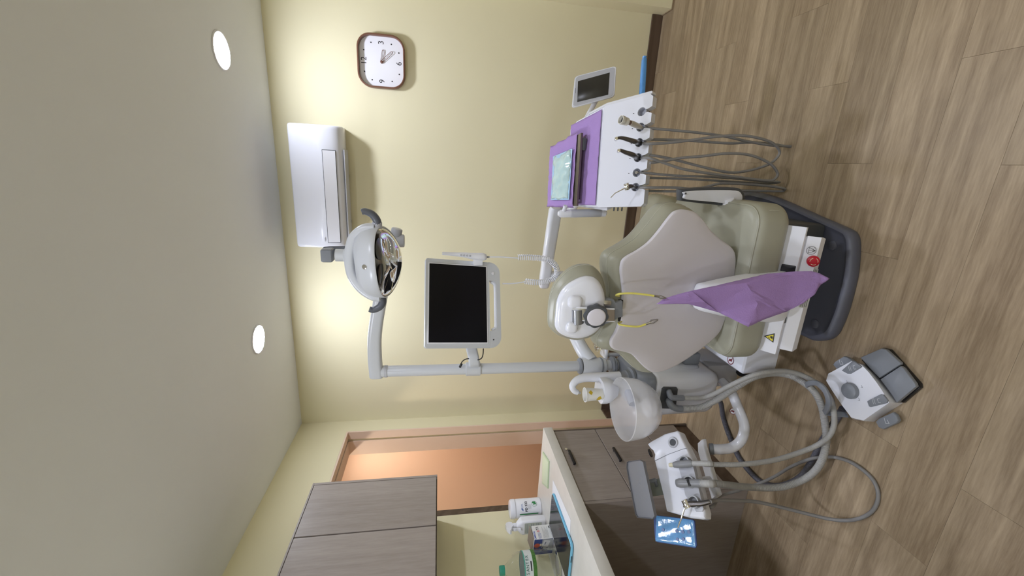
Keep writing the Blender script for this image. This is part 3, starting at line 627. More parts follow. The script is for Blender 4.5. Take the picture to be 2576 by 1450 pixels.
# ================================================================== SPITTOON UNIT, left of the chair
PX, PY = 1.168, 1.75                                   # lamp post axis
def spittoon_unit():
    t = thing('spittoon_unit', 'white spittoon unit with frosted glass bowl left of the chair', 'spittoon', (1.14, 1.65, 0))
    x0, x1, y0, y1, z0, z1 = 1.035, 1.235, 1.50, 1.86, 0.275, 0.600
    b = nb(); n = 6; rings = []
    seq = [(z0, 0.055), (z0+0.006, 0.032), (z0+0.022, 0.010), (z0+0.05, 0.0), (z1-0.02, -0.004), (z1-0.006, -0.002), (z1, 0.004), (z1+0.001, 0.02)]
    for z, k in seq:
        rings.append([V((x0+x1)/2+px_, (y0+y1)/2+py_, z) for px_, py_ in rrect(x1-x0-2*k, y1-y0-2*k, max(0.035-k*0.5, 0.01), 6)])
    loft(b, rings); body = obj('body', b, WHITE, t, 50)
    b = nb(); box(b, (1.10, 1.62, 0.10), (1.22, 1.82, 0.274), bev=0.02); obj('column', b, LGREY, t)
    b = nb(); lathe(b, [(0.05, 0.0005), (0.055, 0.02), (0.05, 0.085), (0.042, 0.12)], Matrix.Translation((1.215, 1.60, 0)), 28); obj('foot', b, BLACK, t)
    # bracket tying it to the chair
    b = nb(); box(b, (1.236, 1.62, 0.38), (1.395, 1.72, 0.45), bev=0.012); obj('chair_bracket', b, MGREY, t)
    # lid handle on the flank
    p = at(1728, 908, 'x', x1); b = nb(); box(b, p+V(0.0, -0.045, -0.035), p+V(0.055, 0.035, 0.04), bev=0.008); obj('flank_block', b, MGREY, t)
    b = nb(); M = frame(V(x1+0.0003, 1.66, 0.40), (1, 0, 0)); tube(b, [q for q in ring2(rrect(0.20, 0.11, 0.045, 6), M)]+[ring2(rrect(0.20, 0.11, 0.045, 6), M)[0]], 0.0022, 6); obj('hatch_seam', b, LGREY, t)
    # dark collar on top, holding the post and the bowl neck
    b = nb(); loft(b, [[V(1.13+px_, 1.66+py_, z) for px_, py_ in rrect(w, h, r, 6)] for w, h, r, z in ((0.205, 0.33, 0.03, 0.601), (0.205, 0.33, 0.03, 0.612), (0.185, 0.30, 0.06, 0.640), (0.165, 0.27, 0.075, 0.665), (0.15, 0.25, 0.07, 0.668))]); obj('collar', b, MGREY, t, 50)
    # bowl neck
    bc = at(1564, 1029, 'y', 1.43); RZ = bc.z; bc.z = 0.0
    b = nb(); lathe(b, [(0.056, 0.628), (0.057, 0.64), (0.055, 0.648), (0.050, 0.651), (0.049, 0.660), (0.0565, 0.663), (0.057, 0.672), (0.046, 0.677), (0.046, 0.694)], Matrix.Translation((1.168, 1.60, 0)), 32); obj('bowl_neck', b, MGREY, t, 40)
    b = nb(); tube(b, [V(1.165, 1.60, 0.690), V(1.15, 1.57, 0.694), V(1.11, 1.50, 0.690)], 0.022, 16); obj('bowl_arm', b, LGREY, t, 50)
    # frosted bowl
    ro = 0.128
    prof = [(0.028, RZ-0.152), (0.055, RZ-0.150), (0.078, RZ-0.138), (0.086, RZ-0.128), (0.092, RZ-0.124), (0.102, RZ-0.106), (0.108, RZ-0.100), (0.118, RZ-0.076), (0.121, RZ-0.068), (ro-0.002, RZ-0.035), (ro+0.001, RZ-0.003), (ro-0.002, RZ), (ro-0.0045, RZ-0.003), (ro-0.007, RZ-0.035), (0.118, RZ-0.070), (0.100, RZ-0.100), (0.072, RZ-0.128), (0.045, RZ-0.140), (0.02, RZ-0.143)]
    b = nb(); lathe(b, prof, Matrix.Translation(bc), 56); bowl = obj('bowl', b, GLASS, t, 50); bowl['label'] = 'frosted glass spittoon bowl'
    b = nb(); lathe(b, [(0.040, RZ-0.138), (0.040, RZ-0.112), (0.032, RZ-0.104), (0.008, RZ-0.102)], Matrix.Translation(bc), 32); obj('drain_cap', b, WHITE_M, t)
    # cup shelf and rinse spouts behind the bowl
    sh = [at(x, y, 'z', 0.790) for x, y in ((1497, 957), (1522, 957), (1535, 985), (1535, 1013), (1508, 1017), (1491, 1008), (1488, 985))]
    b = nb(); sp = [V(p.x, p.y+0.0, 0.782) for p in sh]; c = sum(sp, Vector())/7
    cupc = at(1512, 993, 'z', 0.825)
    def shelf(k, z): return [V(cupc.x+px_*k+0.006, cupc.y+py_*k+0.030, z) for px_, py_ in rrect(0.110, 0.115, 0.04, 6)]
    loft(b, [shelf(0.55, 0.745), shelf(0.85, 0.772), shelf(0.97, 0.788), shelf(1.0, 0.798), shelf(1.0, 0.818), shelf(0.98, 0.8225), shelf(0.94, 0.8235)]); obj('cup_shelf', b, WHITE, t, 50)
    b = nb(); s0 = cupc+V(0.050, 0.062, 0); s0.z = 0.72
    pts = [s0, s0+V(0, 0, 0.10), s0+V(0.0, 0.0, 0.16), s0+V(-0.008, -0.005, 0.20), s0+V(-0.030, -0.014, 0.222), s0+V(-0.050, -0.022, 0.215), s0+V(-0.058, -0.026, 0.198)]
    sp = spl(pts, 6); tube(b, sp, [0.024-0.013*i/(len(sp)-1) for i in range(len(sp))], 14); obj('cup_filler', b, WHITE, t, 60)
    b = nb(); e = sp[-1]; cyl(b, e, e-V(0.002, 0.0, 0.012), 0.0055, 14, 0.001); obj('filler_nozzle', b, LGREY, t)
    q = [at(x, y, 'y', yy) for x, y, yy in ((1492, 879, 1.80), (1500, 878, 1.84), (1535, 893, 1.84), (1536, 905, 1.79))]; zq = sum(p.z for p in q)/4
    b = nb(); slab(b, [V(p.x, p.y, zq-0.012) for p in (V(1.185, 1.775, 0), V(1.30, 1.80, 0), V(1.29, 1.87, 0), V(1.18, 1.85, 0))], (0, 0, 1), 0.012, 0.004); obj('side_shelf', b, WHITE, t, 30)
    b = nb(); cyl(b, (1.20, 1.80, 0.60), (1.20, 1.80, zq-0.012), 0.010, 12); obj('shelf_post', b, LGREY, t)
    # hose socket plate and elbows on the near face
    Yf = y0-0.0005
    sk = [at(x, y, 'y', Yf) for x, y in ((1668, 972), (1700, 973), (1703, 977), (1698, 1022), (1693, 1027), (1660, 1026), (1657, 1021), (1663, 977))]
    b = nb(); slab(b, sk, (0, -1, 0), 0.010, 0.004); obj('socket_plate', b, DGREY, t)
    return t
UNIT = spittoon_unit()

def paper_cup():
    c = at(1514, 992, 'z', 0.825); c.z = 0.8242
    t = thing('paper_cup', 'small white paper cup with yellow splashes beside the spittoon bowl', 'cup', c)
    b = nb(); h, r0, r1 = 0.078, 0.0225, 0.0300
    lathe(b, [(r0-0.001, 0.001), (r0, 0.0), (r1, h-0.002), (r1+0.0015, h-0.001), (r1+0.0015, h+0.001), (r1-0.001, h+0.0012), (r0-0.0015, 0.004)], Matrix.Translation(c), 36); o = obj('cup_wall', b, mat('cup_paper', (0.82, 0.81, 0.78), 0.6), t, 40)
    ym = mat('cup_yellow_print', (0.62, 0.44, 0.03), 0.6)
    for a0, w, zc, hh, sd in ((250, 1.2, 0.018, 0.018, 1), (318, 0.75, 0.058, 0.014, 2)):
        random.seed(sd); b = nb(); k = 14; prev = None
        for i in range(k+1):
            a = math.radians(a0)+w*(i/k-0.5); up_ = hh*math.sin(math.pi*i/k)*(0.55+0.45*random.random()); dn = hh*0.6*math.sin(math.pi*i/k)*(0.5+0.5*random.random())
            pp = []
            for z in (zc-dn, zc+up_):
                r = r0+(r1-r0)*z/h+0.0004; pp.append(b.verts.new(c+V(r*math.cos(a), r*math.sin(a), z)))
            if prev: b.faces.new((prev[0], prev[1], pp[1], pp[0]))
            prev = pp
        bmesh.ops.remove_doubles(b, verts=b.verts[:], dist=1e-5)
        obj('splash_print', b, ym, o)
paper_cup()

# ------------------------------------------------------------------ operating light on its post
def operating_light():
    t = thing('operating_light', 'pale grey dental operating light on a tall post above the chair', 'lamp', (PX, PY, 0.668))
    b = nb(); cyl(b, (PX, PY, 0.668), (PX, PY, 1.765), 0.0245, 28, 0.001); obj('post', b, PGREY, t)
    b = nb(); cyl(b, (PX, PY, 0.735), (PX, PY, 0.850), 0.0375, 32, 0.002); obj('post_sleeve', b, PGREY, t)
    for z, r in ((0.680, 0.041), (0.690, 0.043), (0.748, 0.0395), (0.852, 0.039)):
        b = nb(); lathe(b, [(0.026, z), (r-0.003, z+0.001), (r, z+0.004), (r, z+0.009), (r-0.004, z+0.014), (0.026, z+0.016)], Matrix.Translation((PX, PY, 0)), 32); obj('post_ring', b, MGREY, t, 40)
    b = nb(); lathe(b, [(0.0255, 1.748), (0.027, 1.75), (0.027, 1.760), (0.0255, 1.762)], Matrix.Translation((PX, PY, 0)), 28); obj('top_ring', b, LGREY, t)
    # first arm, level, swinging to the right behind the head
    E1 = V(1.757, 1.735, 1.700)
    A = [V(PX-0.03, PY, 1.795), V(PX, PY, 1.797), V(PX+0.08, PY-0.001, 1.800), V(PX+0.20, PY-0.004, 1.793), V(PX+0.40, PY-0.008, 1.755), V(PX+0.52, PY-0.012, 1.725), E1+V(0.02, 0, 0)]
    pts = spl(A, 6); b = nb(); T, N = frames(pts); rings = []
    for i, p in enumerate(pts):
        k = i/(len(pts)-1); h = 0.030-0.004*k; w = 0.026
        f_ = min(1, 0.55+i*0.2, 0.6+(len(pts)-1-i)*0.2)
        rings.append([p+V(0, px_, py_) for px_, py_ in rrect(2*w*f_, 2*h*f_, 0.016*f_, 4)])
    loft(b, rings); obj('horizontal_arm', b, PGREY, t, 50)
    b = nb(); tube(b, [V(PX, PY, 1.750), V(PX, PY, 1.775)], 0.026, 24); obj('arm_socket', b, PGREY, t)
    # second arm rises towards the viewer
    TP = at(824, 642, 'y', 1.56); TP2 = V(E1.x+0.0, E1.y, E1.z+0.02)
    b = nb(); p = [V(1.745, 1.725, 1.735), V(1.735, 1.66, 1.83), TP+V(0.012, 0.02, 0.005)]; pts = spl(p, 6); rings = []
    for i, q in enumerate(pts):
        rings.append([q+V(px_, 0, 0)+V(0, 0.75, 0.66)*py_*0 + V(0, 0.66, -0.75)*py_ for px_, py_ in rrect(0.030, 0.034, 0.008, 3)])
    loft(b, rings); obj('spring_arm', b, MGREY, t, 40)
    b = nb(); cyl(b, E1-V(0.0, 0, 0.035), E1+V(0, 0, 0.055), 0.026, 24, 0.004); obj('elbow_joint', b, LGREY, t)
    b = nb(); cyl(b, E1+V(0.018, 0, 0.0), E1+V(0.050, -0.0, -0.008), 0.022, 20, 0.005); obj('arm_end_cap', b, LGREY, t)
    # drop tube to the lamp head
    HC = at(955, 660, 'y', 1.545)
    b = nb(); box(b, TP+V(-0.024, -0.020, -0.020), TP+V(0.024, 0.026, 0.020), bev=0.009, seg=3); obj('top_joint', b, MGREY, t)
    b = nb(); lathe(b, [(0.022, 0), (0.022, 0.028), (0.0245, 0.030), (0.0245, 0.037), (0.023, 0.039), (0.024, 0.095)], frame(TP-V(0, 0, 0.028), V(-0.01, 0, -1)), 28); obj('drop_tube', b, PGREY, t)
    # yoke that bows round the back of the head
    b = nb(); yk = [HC+V(0.122, 0.0, 0.012), HC+V(0.118, 0.004, 0.050), HC+V(0.09, 0.008, 0.084), HC+V(0.045, 0.010, 0.100), HC+V(-0.01, 0.010, 0.104), HC+V(-0.06, 0.010, 0.094), HC+V(-0.10, 0.008, 0.066), HC+V(-0.124, 0.002, 0.030), HC+V(-0.128, 0, 0.002)]
    pts = spl(yk, 6); T, N = frames(pts); rings = []
    for i, q in enumerate(pts):
        s = T[i].cross(V(0, 1, 0)).normalized(); rings.append([q+s*px_+V(0, py_, 0) for px_, py_ in rrect(0.034, 0.05, 0.012, 4)])
    loft(b, rings); obj('yoke', b, PGREY, t, 60)
    for sx in (-1, 1):
        b = nb(); cyl(b, HC+V(sx*0.112, 0, 0.004), HC+V(sx*0.146, 0, 0.004), 0.017, 20, 0.003); obj('yoke_pivot', b, LGREY, t)
    # lamp head: curved shield housing, reflector and clear cover; opens down and towards the chair
    Mh = Matrix.Translation(HC) @ Matrix.Rotation(math.radians(-4), 4, 'Y') @ Matrix.Rotation(math.radians(-24), 4, 'X')
    def oval(rx, ry, z, flat_=0.25):
        out = []
        for i in range(48):
            a = 2*math.pi*i/48; c_, s_ = math.cos(a), math.sin(a)
            x = rx*math.copysign(abs(c_)**0.85, c_); y = ry*math.copysign(abs(s_)**0.85, s_)
            y *= (1-0.22*(abs(x)/rx)**2)
            out.append(Mh @ V(x, y, z+0.020*(x/rx)**2))
        return out
    b = nb(); loft(b, [oval(0.040, 0.03, 0.070), oval(0.085, 0.058, 0.064), oval(0.115, 0.078, 0.048), oval(0.129, 0.090, 0.020), oval(0.132, 0.094, -0.012), oval(0.131, 0.094, -0.036), oval(0.127, 0.090, -0.040), oval(0.124, 0.087, -0.036), oval(0.120, 0.083, -0.01)], True, False); hd = obj('lamp_housing', b, PGREY, t, 60); hd['label'] = 'curved pale grey lamp housing'
    b = nb(); loft(b, [oval(0.1215, 0.0845, -0.030), oval(0.112, 0.078, -0.008), oval(0.085, 0.060, 0.020), oval(0.04, 0.030, 0.034)], False, True); obj('reflector', b, mat('lamp_reflector', (0.42, 0.40, 0.38), 0.32, metal=1.0, vary=0.1), hd, 60)
    b = nb(); loft(b, [oval(0.1235, 0.0865, -0.0385), oval(0.116, 0.081, -0.046), oval(0.09, 0.062, -0.054), oval(0.04, 0.028, -0.058)], False, True); obj('clear_cover', b, CLEAR, hd, 60)
    for sx in (-1, 1):
        b = nb(); lathe(b, [(0.044, -0.004), (0.042, 0.008), (0.030, 0.018), (0.01, 0.022)], Mh @ Matrix.Translation((sx*0.052, 0.006, -0.012)), 28); obj('facet_bowl', b, mat('lamp_bowl_dark', (0.10, 0.10, 0.10), 0.15, metal=0.9), hd, 60)
    b = nb(); tube(b, spl([Mh @ V(-0.105, -0.02, -0.045), Mh @ V(-0.05, 0.005, -0.048), Mh @ V(0.0, -0.012, -0.050), Mh @ V(0.06, 0.008, -0.047), Mh @ V(0.105, -0.012, -0.042)], 6), 0.0016, 6); obj('cover_rib', b, CHROME, hd)
    b = nb(); lathe(b, [(0.009, 0), (0.009, 0.003), (0.006, 0.004)], Mh @ Matrix.Translation((0.005, -0.092, 0.0)) @ Matrix.Rotation(math.radians(90), 4, 'X'), 20); obj('sensor', b, CHROME, hd)
    for sx, pts in ((1, [(0.128, 0, 0.006), (0.150, -0.004, 0.004), (0.172, -0.010, 0.018), (0.182, -0.014, 0.040), (0.180, -0.016, 0.052)]), (-1, [(-0.128, 0, 0.0), (-0.150, -0.004, -0.006), (-0.168, -0.010, 0.004), (-0.178, -0.014, 0.026), (-0.174, -0.016, 0.040)])):
        b = nb(); q = spl([HC+V(*p_) for p_ in pts], 6); tube(b, q, [0.016-0.006*abs(i/(len(q)-1)) for i in range(len(q))], 14); obj('grip_handle', b, mat('grip_slate', (0.11, 0.12, 0.145), 0.3), t, 60)
operating_light()

# ------------------------------------------------------------------ monitor on the post
def monitor():
    c0 = V(1.482, 1.763, 1.442); W_ = 0.345; H_ = 0.259
    Mm = Matrix.Translation(c0) @ Matrix.Rotation(math.radians(28.3), 4, 'Z') @ Matrix.Rotation(math.radians(11.1), 4, 'X') @ Matrix.Rotation(math.radians(90), 4, 'X')
    t = thing('monitor', 'white framed square monitor with blank black screen on the lamp post', 'monitor', c0)
    w, h = W_+0.046, H_+0.081                      # frame, with the carrying handle below the screen
    off = -0.0255
    # front frame built as a ring around the screen and the handle opening
    def rr_(w_, h_, r, oy): return [(x, y+oy) for x, y in rrect(w_, h_, r, 6)]
    b = nb(); outer = []
    seg = 6
    for cx_, cy_, a0, r in ((w/2-0.012, h/2-0.012, 0, 0.012), (-w/2+0.012, h/2-0.012, 90, 0.012), (-w/2+0.05, -h/2+0.05, 180, 0.05), (w/2-0.05, -h/2+0.05, 270, 0.05)):
        for s in range(seg+1):
            a = math.radians(a0+90*s/seg); outer.append((cx_+r*math.cos(a), cy_+r*math.sin(a)+off))
    def zr(pts, z): return [Mm @ V(x, y, z) for x, y in pts]
    def sc(pts, k): return [(x*k, (y-off)*k+off) for x, y in pts]
    # upper block (screen) and handle bar are separate solids so the opening is real
    top_h = H_+0.030
    blk = [(x, y) for x, y in rrect(w, top_h, 0.010, 5)]
    yb = -top_h/2+0.004
    b = nb(); loft(b, [zr([(x*0.985, y*0.985) for x, y in blk], -0.034), zr(blk, -0.026), zr(blk, -0.002), zr([(x*0.992, y*0.992) for x, y in blk], 0.0)]); fr = obj('frame', b, PGREY, t, 40)
    # lower part with handle opening: outline minus slot
    hl = off-h/2
    bar = [(-w/2, yb), (-w/2, hl+0.05)]+[(-w/2+0.05-0.05*math.cos(math.radians(a)), hl+0.05-0.05*math.sin(math.radians(a))) for a in range(15, 91, 15)]+[(w/2-0.05+0.05*math.sin(math.radians(a)), hl+0.05-0.05*math.cos(math.radians(a))) for a in range(0, 91, 15)]+[(w/2, yb)]
    slot = [(w/2-0.085, yb), (w/2-0.088, hl+0.034), (w/2-0.094, hl+0.024), (w/2-0.106, hl+0.019), (-w/2+0.096, hl+0.019), (-w/2+0.084, hl+0.024), (-w/2+0.078, hl+0.034), (-w/2+0.075, yb)]
    poly = bar+slot
    b = nb(); loft(b, [zr(poly, -0.030), zr(poly, -0.0005)]); obj('handle_frame', b, PGREY, t, 30)
    b = nb(); tube(b, spl([Mm @ V(x, y, -0.012) for x, y in ((w/2-0.090, hl+0.040), (w/2-0.098, hl+0.026), (w/2-0.115, hl+0.021), (0, hl+0.021), (-w/2+0.105, hl+0.021), (-w/2+0.088, hl+0.026), (-w/2+0.080, hl+0.040))], 5), 0.007, 10); obj('grip_bar', b, WHITE, t, 60)
    b = nb(); loft(b, [zr(rrect(W_+0.008, H_+0.008, 0.002, 2), 0.0), zr(rrect(W_+0.006, H_+0.006, 0.002, 2), 0.0018), zr(rrect(W_, H_, 0.001, 2), 0.0018)]); obj('screen_bezel', b, WHITE_M, fr)
    b = nb(); loft(b, [zr(rrect(W_-0.002, H_-0.002, 0.001, 2), 0.0), zr(rrect(W_-0.002, H_-0.002, 0.001, 2), 0.0022)]); s = obj('screen', b, SCREEN, fr); s['label'] = 'blank black monitor screen'
    b = nb(); lathe(b, [(0.0075, 0), (0.0075, 0.0012), (0.006, 0.0018)], Mm @ Matrix.Translation((w/2-0.052, yb-0.022, 0)), 20); obj('power_button', b, WHITE_M, fr)
    b = nb(); lathe(b, [(0.0028, 0), (0.0028, 0.0008)], Mm @ Matrix.Translation((-w/2+0.036, yb-0.018, 0)), 12); obj('port', b, INK, fr)
    # bracket to the post
    zc = at(1190, 930, 'y', PY).z; cl = V(PX, PY, zc)
    b = nb(); lathe(b, [(0.0252, -0.034), (0.031, -0.032), (0.031, 0.032), (0.0252, 0.034)], Matrix.Translation(cl), 28); obj('post_clamp', b, PGREY, t)
    b = nb(); e = Mm @ V(-0.05, -0.04, -0.036)
    p = [cl+V(0.022, -0.008, -0.004), cl+V(0.07, -0.018, 0.002), V(e.x-0.03, e.y+0.03, e.z+0.0), e]; pts = spl(p, 5)
    loft(b, [[q+V(0, px_, py_) for px_, py_ in rrect(0.036, 0.050, 0.010, 4)] for q in pts]); obj('bracket_arm', b, PGREY, t, 50)
    cd = [at(1216, 878, 'y', 1.70), at(1215, 892, 'y', 1.705), at(1211, 902, 'y', 1.71), at(1200, 906, 'y', 1.715), at(1185, 903, 'y', 1.717), at(1172, 904, 'y', 1.717), at(1163, 910, 'y', 1.718), at(1159, 918, 'y', 1.722)]
    b = nb(); tube(b, spl(cd, 6), 0.0024, 8); obj('power_cable', b, BLACK, t)
    b = nb(); cyl(b, cd[-1]+V(-0.014, 0.002, 0.004), cd[-1]+V(0.004, 0.002, -0.004), 0.0055, 10, 0.001); obj('cable_plug', b, BLACK, t)
    # holder for the camera wand
    e = at(1202, 655, 'y', 1.856); b = nb(); box(b, e+V(-0.022, -0.010, -0.022), e+V(0.012, 0.012, 0.020), bev=0.003); obj('wand_holder', b, WHITE, t)
    return Mm
monitor()
def camera_wand():
    Y = 1.856
    P = lambda x, y: at(x, y, 'y', Y)
    pts = [P(1112.5, 638), P(1130, 639), P(1150, 640.5), P(1170, 642), P(1185, 644.5), P(1200, 646), P(1212, 646.5), P(1219, 647), P(1224, 647)]
    r = [0.0072, 0.0078, 0.0090, 0.0118, 0.0145, 0.0172, 0.0180, 0.0160, 0.0100]
    t = thing('intraoral_camera', 'white intraoral camera wand with coiled cord clipped beside the monitor', 'dental camera', pts[5])
    b = nb(); tube(b, spl(pts, 4), [r[min(i//4, 8)]+(r[min(i//4+1, 8)]-r[min(i//4, 8)])*((i % 4)/4) for i in range(len(pts)*4-3)], 16); w = obj('wand_body', b, WHITE_M, t, 60)
    for i, x in enumerate((1160, 1167, 1175, 1182)):
        q = P(x, 640.5+i*0.6)-V(0, 0.0128+0.001*i, 0); b = nb(); ringflat(b, 0.0024, 0.0040, frame(q, (0, -1, 0)), 0.0006); obj('button_mark', b, MGREY, w)
    b = nb(); e = pts[-1]; cyl(b, e, P(1231, 647), 0.004, 10); obj('strain_relief', b, MGREY, t)
    thin = spl([P(1231, 647), P(1260, 647), P(1290, 649), P(1303, 650)], 5)
    b = nb(); tube(b, thin, 0.0028, 8); obj('cord', b, WHITE, t)
    thin2 = spl([P(1264, 714), P(1285, 714), P(1305, 712), P(1322, 709)], 5); b = nb(); tube(b, thin2, 0.0028, 8); obj('cord', b, WHITE, t)
    mid = resample(spl([P(1303, 648), P(1330, 648), P(1365, 651), P(1388, 659), P(1400, 676), P(1399, 694), P(1382, 707), P(1350, 711), P(1322, 708)], 10), 0.0008)
    T, N = frames(mid); b = nb(); hp = []; turns = 44; R_ = 0.0125; S = len(mid)
    n = turns*10
    for i in range(n+1):
        f_ = i/n*(S-1); k = min(int(f_), S-2); q = mid[k].lerp(mid[k+1], f_-k); a = 2*math.pi*i/10; B_ = T[k].cross(N[k])
        hp.append(q+(N[k]*math.cos(a)+B_*math.sin(a))*R_)
    tube(b, hp, 0.0023, 6); obj('coiled_cord', b, WHITE, t, 60)
camera_wand()

# ================================================================== DELIVERY TABLE on its arm, right of the chair
FL, FR = at(1628, 520, 'y', 1.665), at(1635, 233, 'y', 1.715)
ML, MR = at(1511, 522, 'y', 1.825), at(1511, 266, 'y', 1.875)
FL.z = FR.z = 0.69; ML.z = MR.z = 0.828
BL, BR = ML+V(-0.025, 0.29, 0.058), MR+V(-0.055, 0.29, 0.058)
NP = (FR-FL).cross(ML-FL).normalized()                 # front panel normal (up and towards the viewer)
NT = (MR-ML).cross(BL-ML).normalized()
def pan(s, u, d=0.0): return FL.lerp(FR, s).lerp(ML.lerp(MR, s), u)+NP*d
def tab(s, u, d=0.0): return ML.lerp(MR, s).lerp(BL.lerp(BR, s), u)+NT*d
HOLES = []
for x, y in ((1611, 279), (1610, 318), (1607, 357), (1606, 395), (1603, 433), (1602, 470)):
    p = onp(x, y, FL, NP); s = (p-FL).dot((FR-FL))/(FR-FL).length_squared
    HOLES.append((s, 0.20))
def delivery_table():
    t = thing('delivery_table', 'white dental delivery table on a swing arm right of the chair', 'instrument table', (2.13, 1.9, 0.66))
    Wd, Ld = (FR-FL).length, (ML-FL).length
    def keyhole(s, u):
        out = []; r = 0.0175; sl = 0.0065; mo = 0.013
        cx_, cy_ = s*Wd, u*Ld
        a0 = math.asin(sl/r)
        out += [(cx_-mo, -0.0), (cx_-mo+0.003, 0.008), (cx_-sl, 0.017)]
        for i in range(15):
            a = -math.pi/2-a0-(2*math.pi-2*a0)*i/14; out.append((cx_+r*math.cos(a), cy_+r*math.sin(a)))
        out += [(cx_+sl, 0.017), (cx_+mo-0.003, 0.008), (cx_+mo, -0.0)]
        return out
    poly = [(0.012, 0.0)]
    for s, u in sorted(HOLES): poly += keyhole(s, u)
    poly += [(Wd-0.012, 0.0), (Wd, 0.012), (Wd, Ld), (0, Ld), (0, 0.012)]
    b = nb(); top = [pan(x/Wd, y/Ld) for x, y in poly]
    ch = [p+NP*-0.006+V(0, 0.0, 0) for p in top]
    loft(b, [[p-NP*0.040 for p in top], [p-NP*0.003 for p in top], [p for p in top]]); fp = obj('front_panel', b, WHITE, t, 25)
    b = nb(); ring = [tab(0, 0), tab(1, 0), tab(1, 0.8), tab(0.94, 1), tab(0.06, 1), tab(0, 0.8)]
    loft(b, [[p-NT*0.045 for p in ring], [p-NT*0.004 for p in ring], inset_ring(ring, 0.985)]); obj('table_top', b, WHITE, t, 25)
    b = nb(); ring = [tab(-0.03, -0.02, -0.046), tab(1.03, -0.02, -0.046), tab(1.0, 0.9, -0.046), tab(0.0, 0.9, -0.046)]
    loft(b, [[p-V(0, 0, 0.05) for p in inset_ring(ring, 0.9)], ring]); obj('under_body', b, WHITE_M, t, 25)
    b = nb(); sd = [pan(1.0, 0.02, -0.001), pan(1.0, 0.98, -0.001), tab(1.0, 0.5, -0.001), tab(1.0, 0.5, -0.045), pan(1.0, 0.98, -0.05), pan(1.0, 0.02, -0.040)]
    loft(b, [sd, [p+V(0.012, 0.002, -0.004) for p in inset_ring(sd, 0.96)]]); obj('side_bumper', b, WHITE, t, 30)
    for s, u in HOLES:
        M = frame(pan(s, u, -0.036), NP); b = nb(); lathe(b, [(0.0172, 0), (0.0172, 0.030), (0.0163, 0.030), (0.0163, 0.001)], M, 24); obj('holder_cup', b, LGREY, t)
        b = nb(); q = pan(s, u+0.16, 0.0004); Mq = frame(q, NP, (0, 1, 0.3)); flat(b, [(0, 0.004), (-0.002, 0), (0, -0.004), (0.002, 0)], Mq, 0.0002); obj('holder_mark', b, INK, fp)
    # touch display standing at the right rear corner
    D = 2.14
    q = [at(x, y, 'y', yy) for x, y, yy in ((1438, 272, D), (1446, 192, D+0.01), (1551, 165, D-0.05), (1546, 243, D-0.06))]
    n = (q[1]-q[0]).cross(q[3]-q[0]).normalized(); n = n if n.y < 0 else -n
    cc = (q[0]+q[1]+q[3])/3; q = [onp(x, y, cc, n) for x, y in ((1438, 272), (1446, 192), (1551, 165), (1546, 243))]; cc = sum(q, Vector())/4
    def rq(k, d, r=0.07):
        p = [cc+(a-cc)*k for a in q]; out = []
        for i in range(4):
            a, b_, c_ = p[i-1], p[i], p[(i+1) % 4]
            for s in range(5):
                w1 = r*(1-s/4); w2 = r*(s/4); out.append(b_+(a-b_)*w1*(1-0.3*math.sin(math.pi*s/4))+(c_-b_)*w2*(1-0.3*math.sin(math.pi*s/4))+n*d)
        return out
    b = nb(); loft(b, [rq(0.97, -0.018), rq(1.0, -0.014), rq(1.0, -0.003), rq(0.985, 0.0)]); dp = obj('display_case', b, WHITE, t, 30)
    b = nb(); loft(b, [rq(0.94, 0.0002), rq(0.935, 0.0012)]); obj('display_bezel', b, LGREY, dp, 30)
    scr = [cc+(a-cc)*1.0 for a in q]; s_ = [scr[0]+(scr[3]-scr[0])*0.13+(scr[1]-scr[0])*0.15, scr[0]+(scr[3]-scr[0])*0.13+(scr[1]-scr[0])*0.80, scr[3]+(scr[0]-scr[3])*0.15+(scr[2]-scr[3])*0.80, scr[3]+(scr[0]-scr[3])*0.15+(scr[2]-scr[3])*0.15]
    s_ = [onp(x, y, cc+n*0.0014, n) for x, y in ((1452, 257), (1454, 204.5), (1534, 182.5), (1530, 238.5))]
    b = nb(); slab(b, s_, n, 0.0006, 0.0002); so = obj('display_screen', b, mat('display_dark', (0.028, 0.026, 0.024), 0.2), dp); so['label'] = 'dark unlit control display'
    b = nb(); m0 = onp(1447, 235, cc+n*0.0015, n); m1 = onp(1447, 222, cc+n*0.0015, n); w_ = (q[3]-q[0]).normalized()*0.003; slab(b, [m0, m1, m1+w_, m0+w_], n, 0.0002, 0.00005); obj('maker_mark', b, MGREY, dp)
    b = nb(); tube(b, [cc-n*0.018, cc-n*0.05+V(-0.02, 0, -0.03), tab(0.92, 0.75, -0.02)], 0.012, 12); obj('display_stalk', b, WHITE_M, t)
    # film-wrapped handle bar at the right end
    a_, b_ = at(1615, 240, 'y', 1.80), at(1621, 143, 'y', 1.84)
    pts = [a_+(b_-a_)*k for k in (-0.25, 0, 0.3, 0.65, 0.93, 0.965, 1.0)]
    b = nb(); T, N = frames(pts); rings = []
    for i, p in enumerate(pts):
        k = (1, 1, 1, 0.97, 0.90, 0.6, 0.75)[i]; rings.append([p+N[i]*px_*k+T[i].cross(N[i])*py_*k for px_, py_ in rrect(0.020, 0.024, 0.006, 3)])
    loft(b, rings); h = obj('wrapped_handle', b, mat('blue_film_handle', (0.10, 0.30, 0.66), 0.22, vary=0.2, vscale=40, bump=0.6, bscale=60), t, 40); h['label'] = 'handle bar wrapped in blue film'
    # handle and post under the left end, then the swing arm
    Y2 = 1.98
    p0, p1 = at(1410, 538, 'y', Y2), at(1522, 536, 'y', Y2)
    b = nb(); pts = [p0+V(0, 0, 0.012), p0, p0.lerp(p1, 0.25), p0.lerp(p1, 0.75), p1, p1-V(0, 0, 0.006)]; tube(b, pts, [0.010, 0.0185, 0.019, 0.019, 0.0185, 0.010], 18); obj('side_handle', b, WHITE, t, 50)
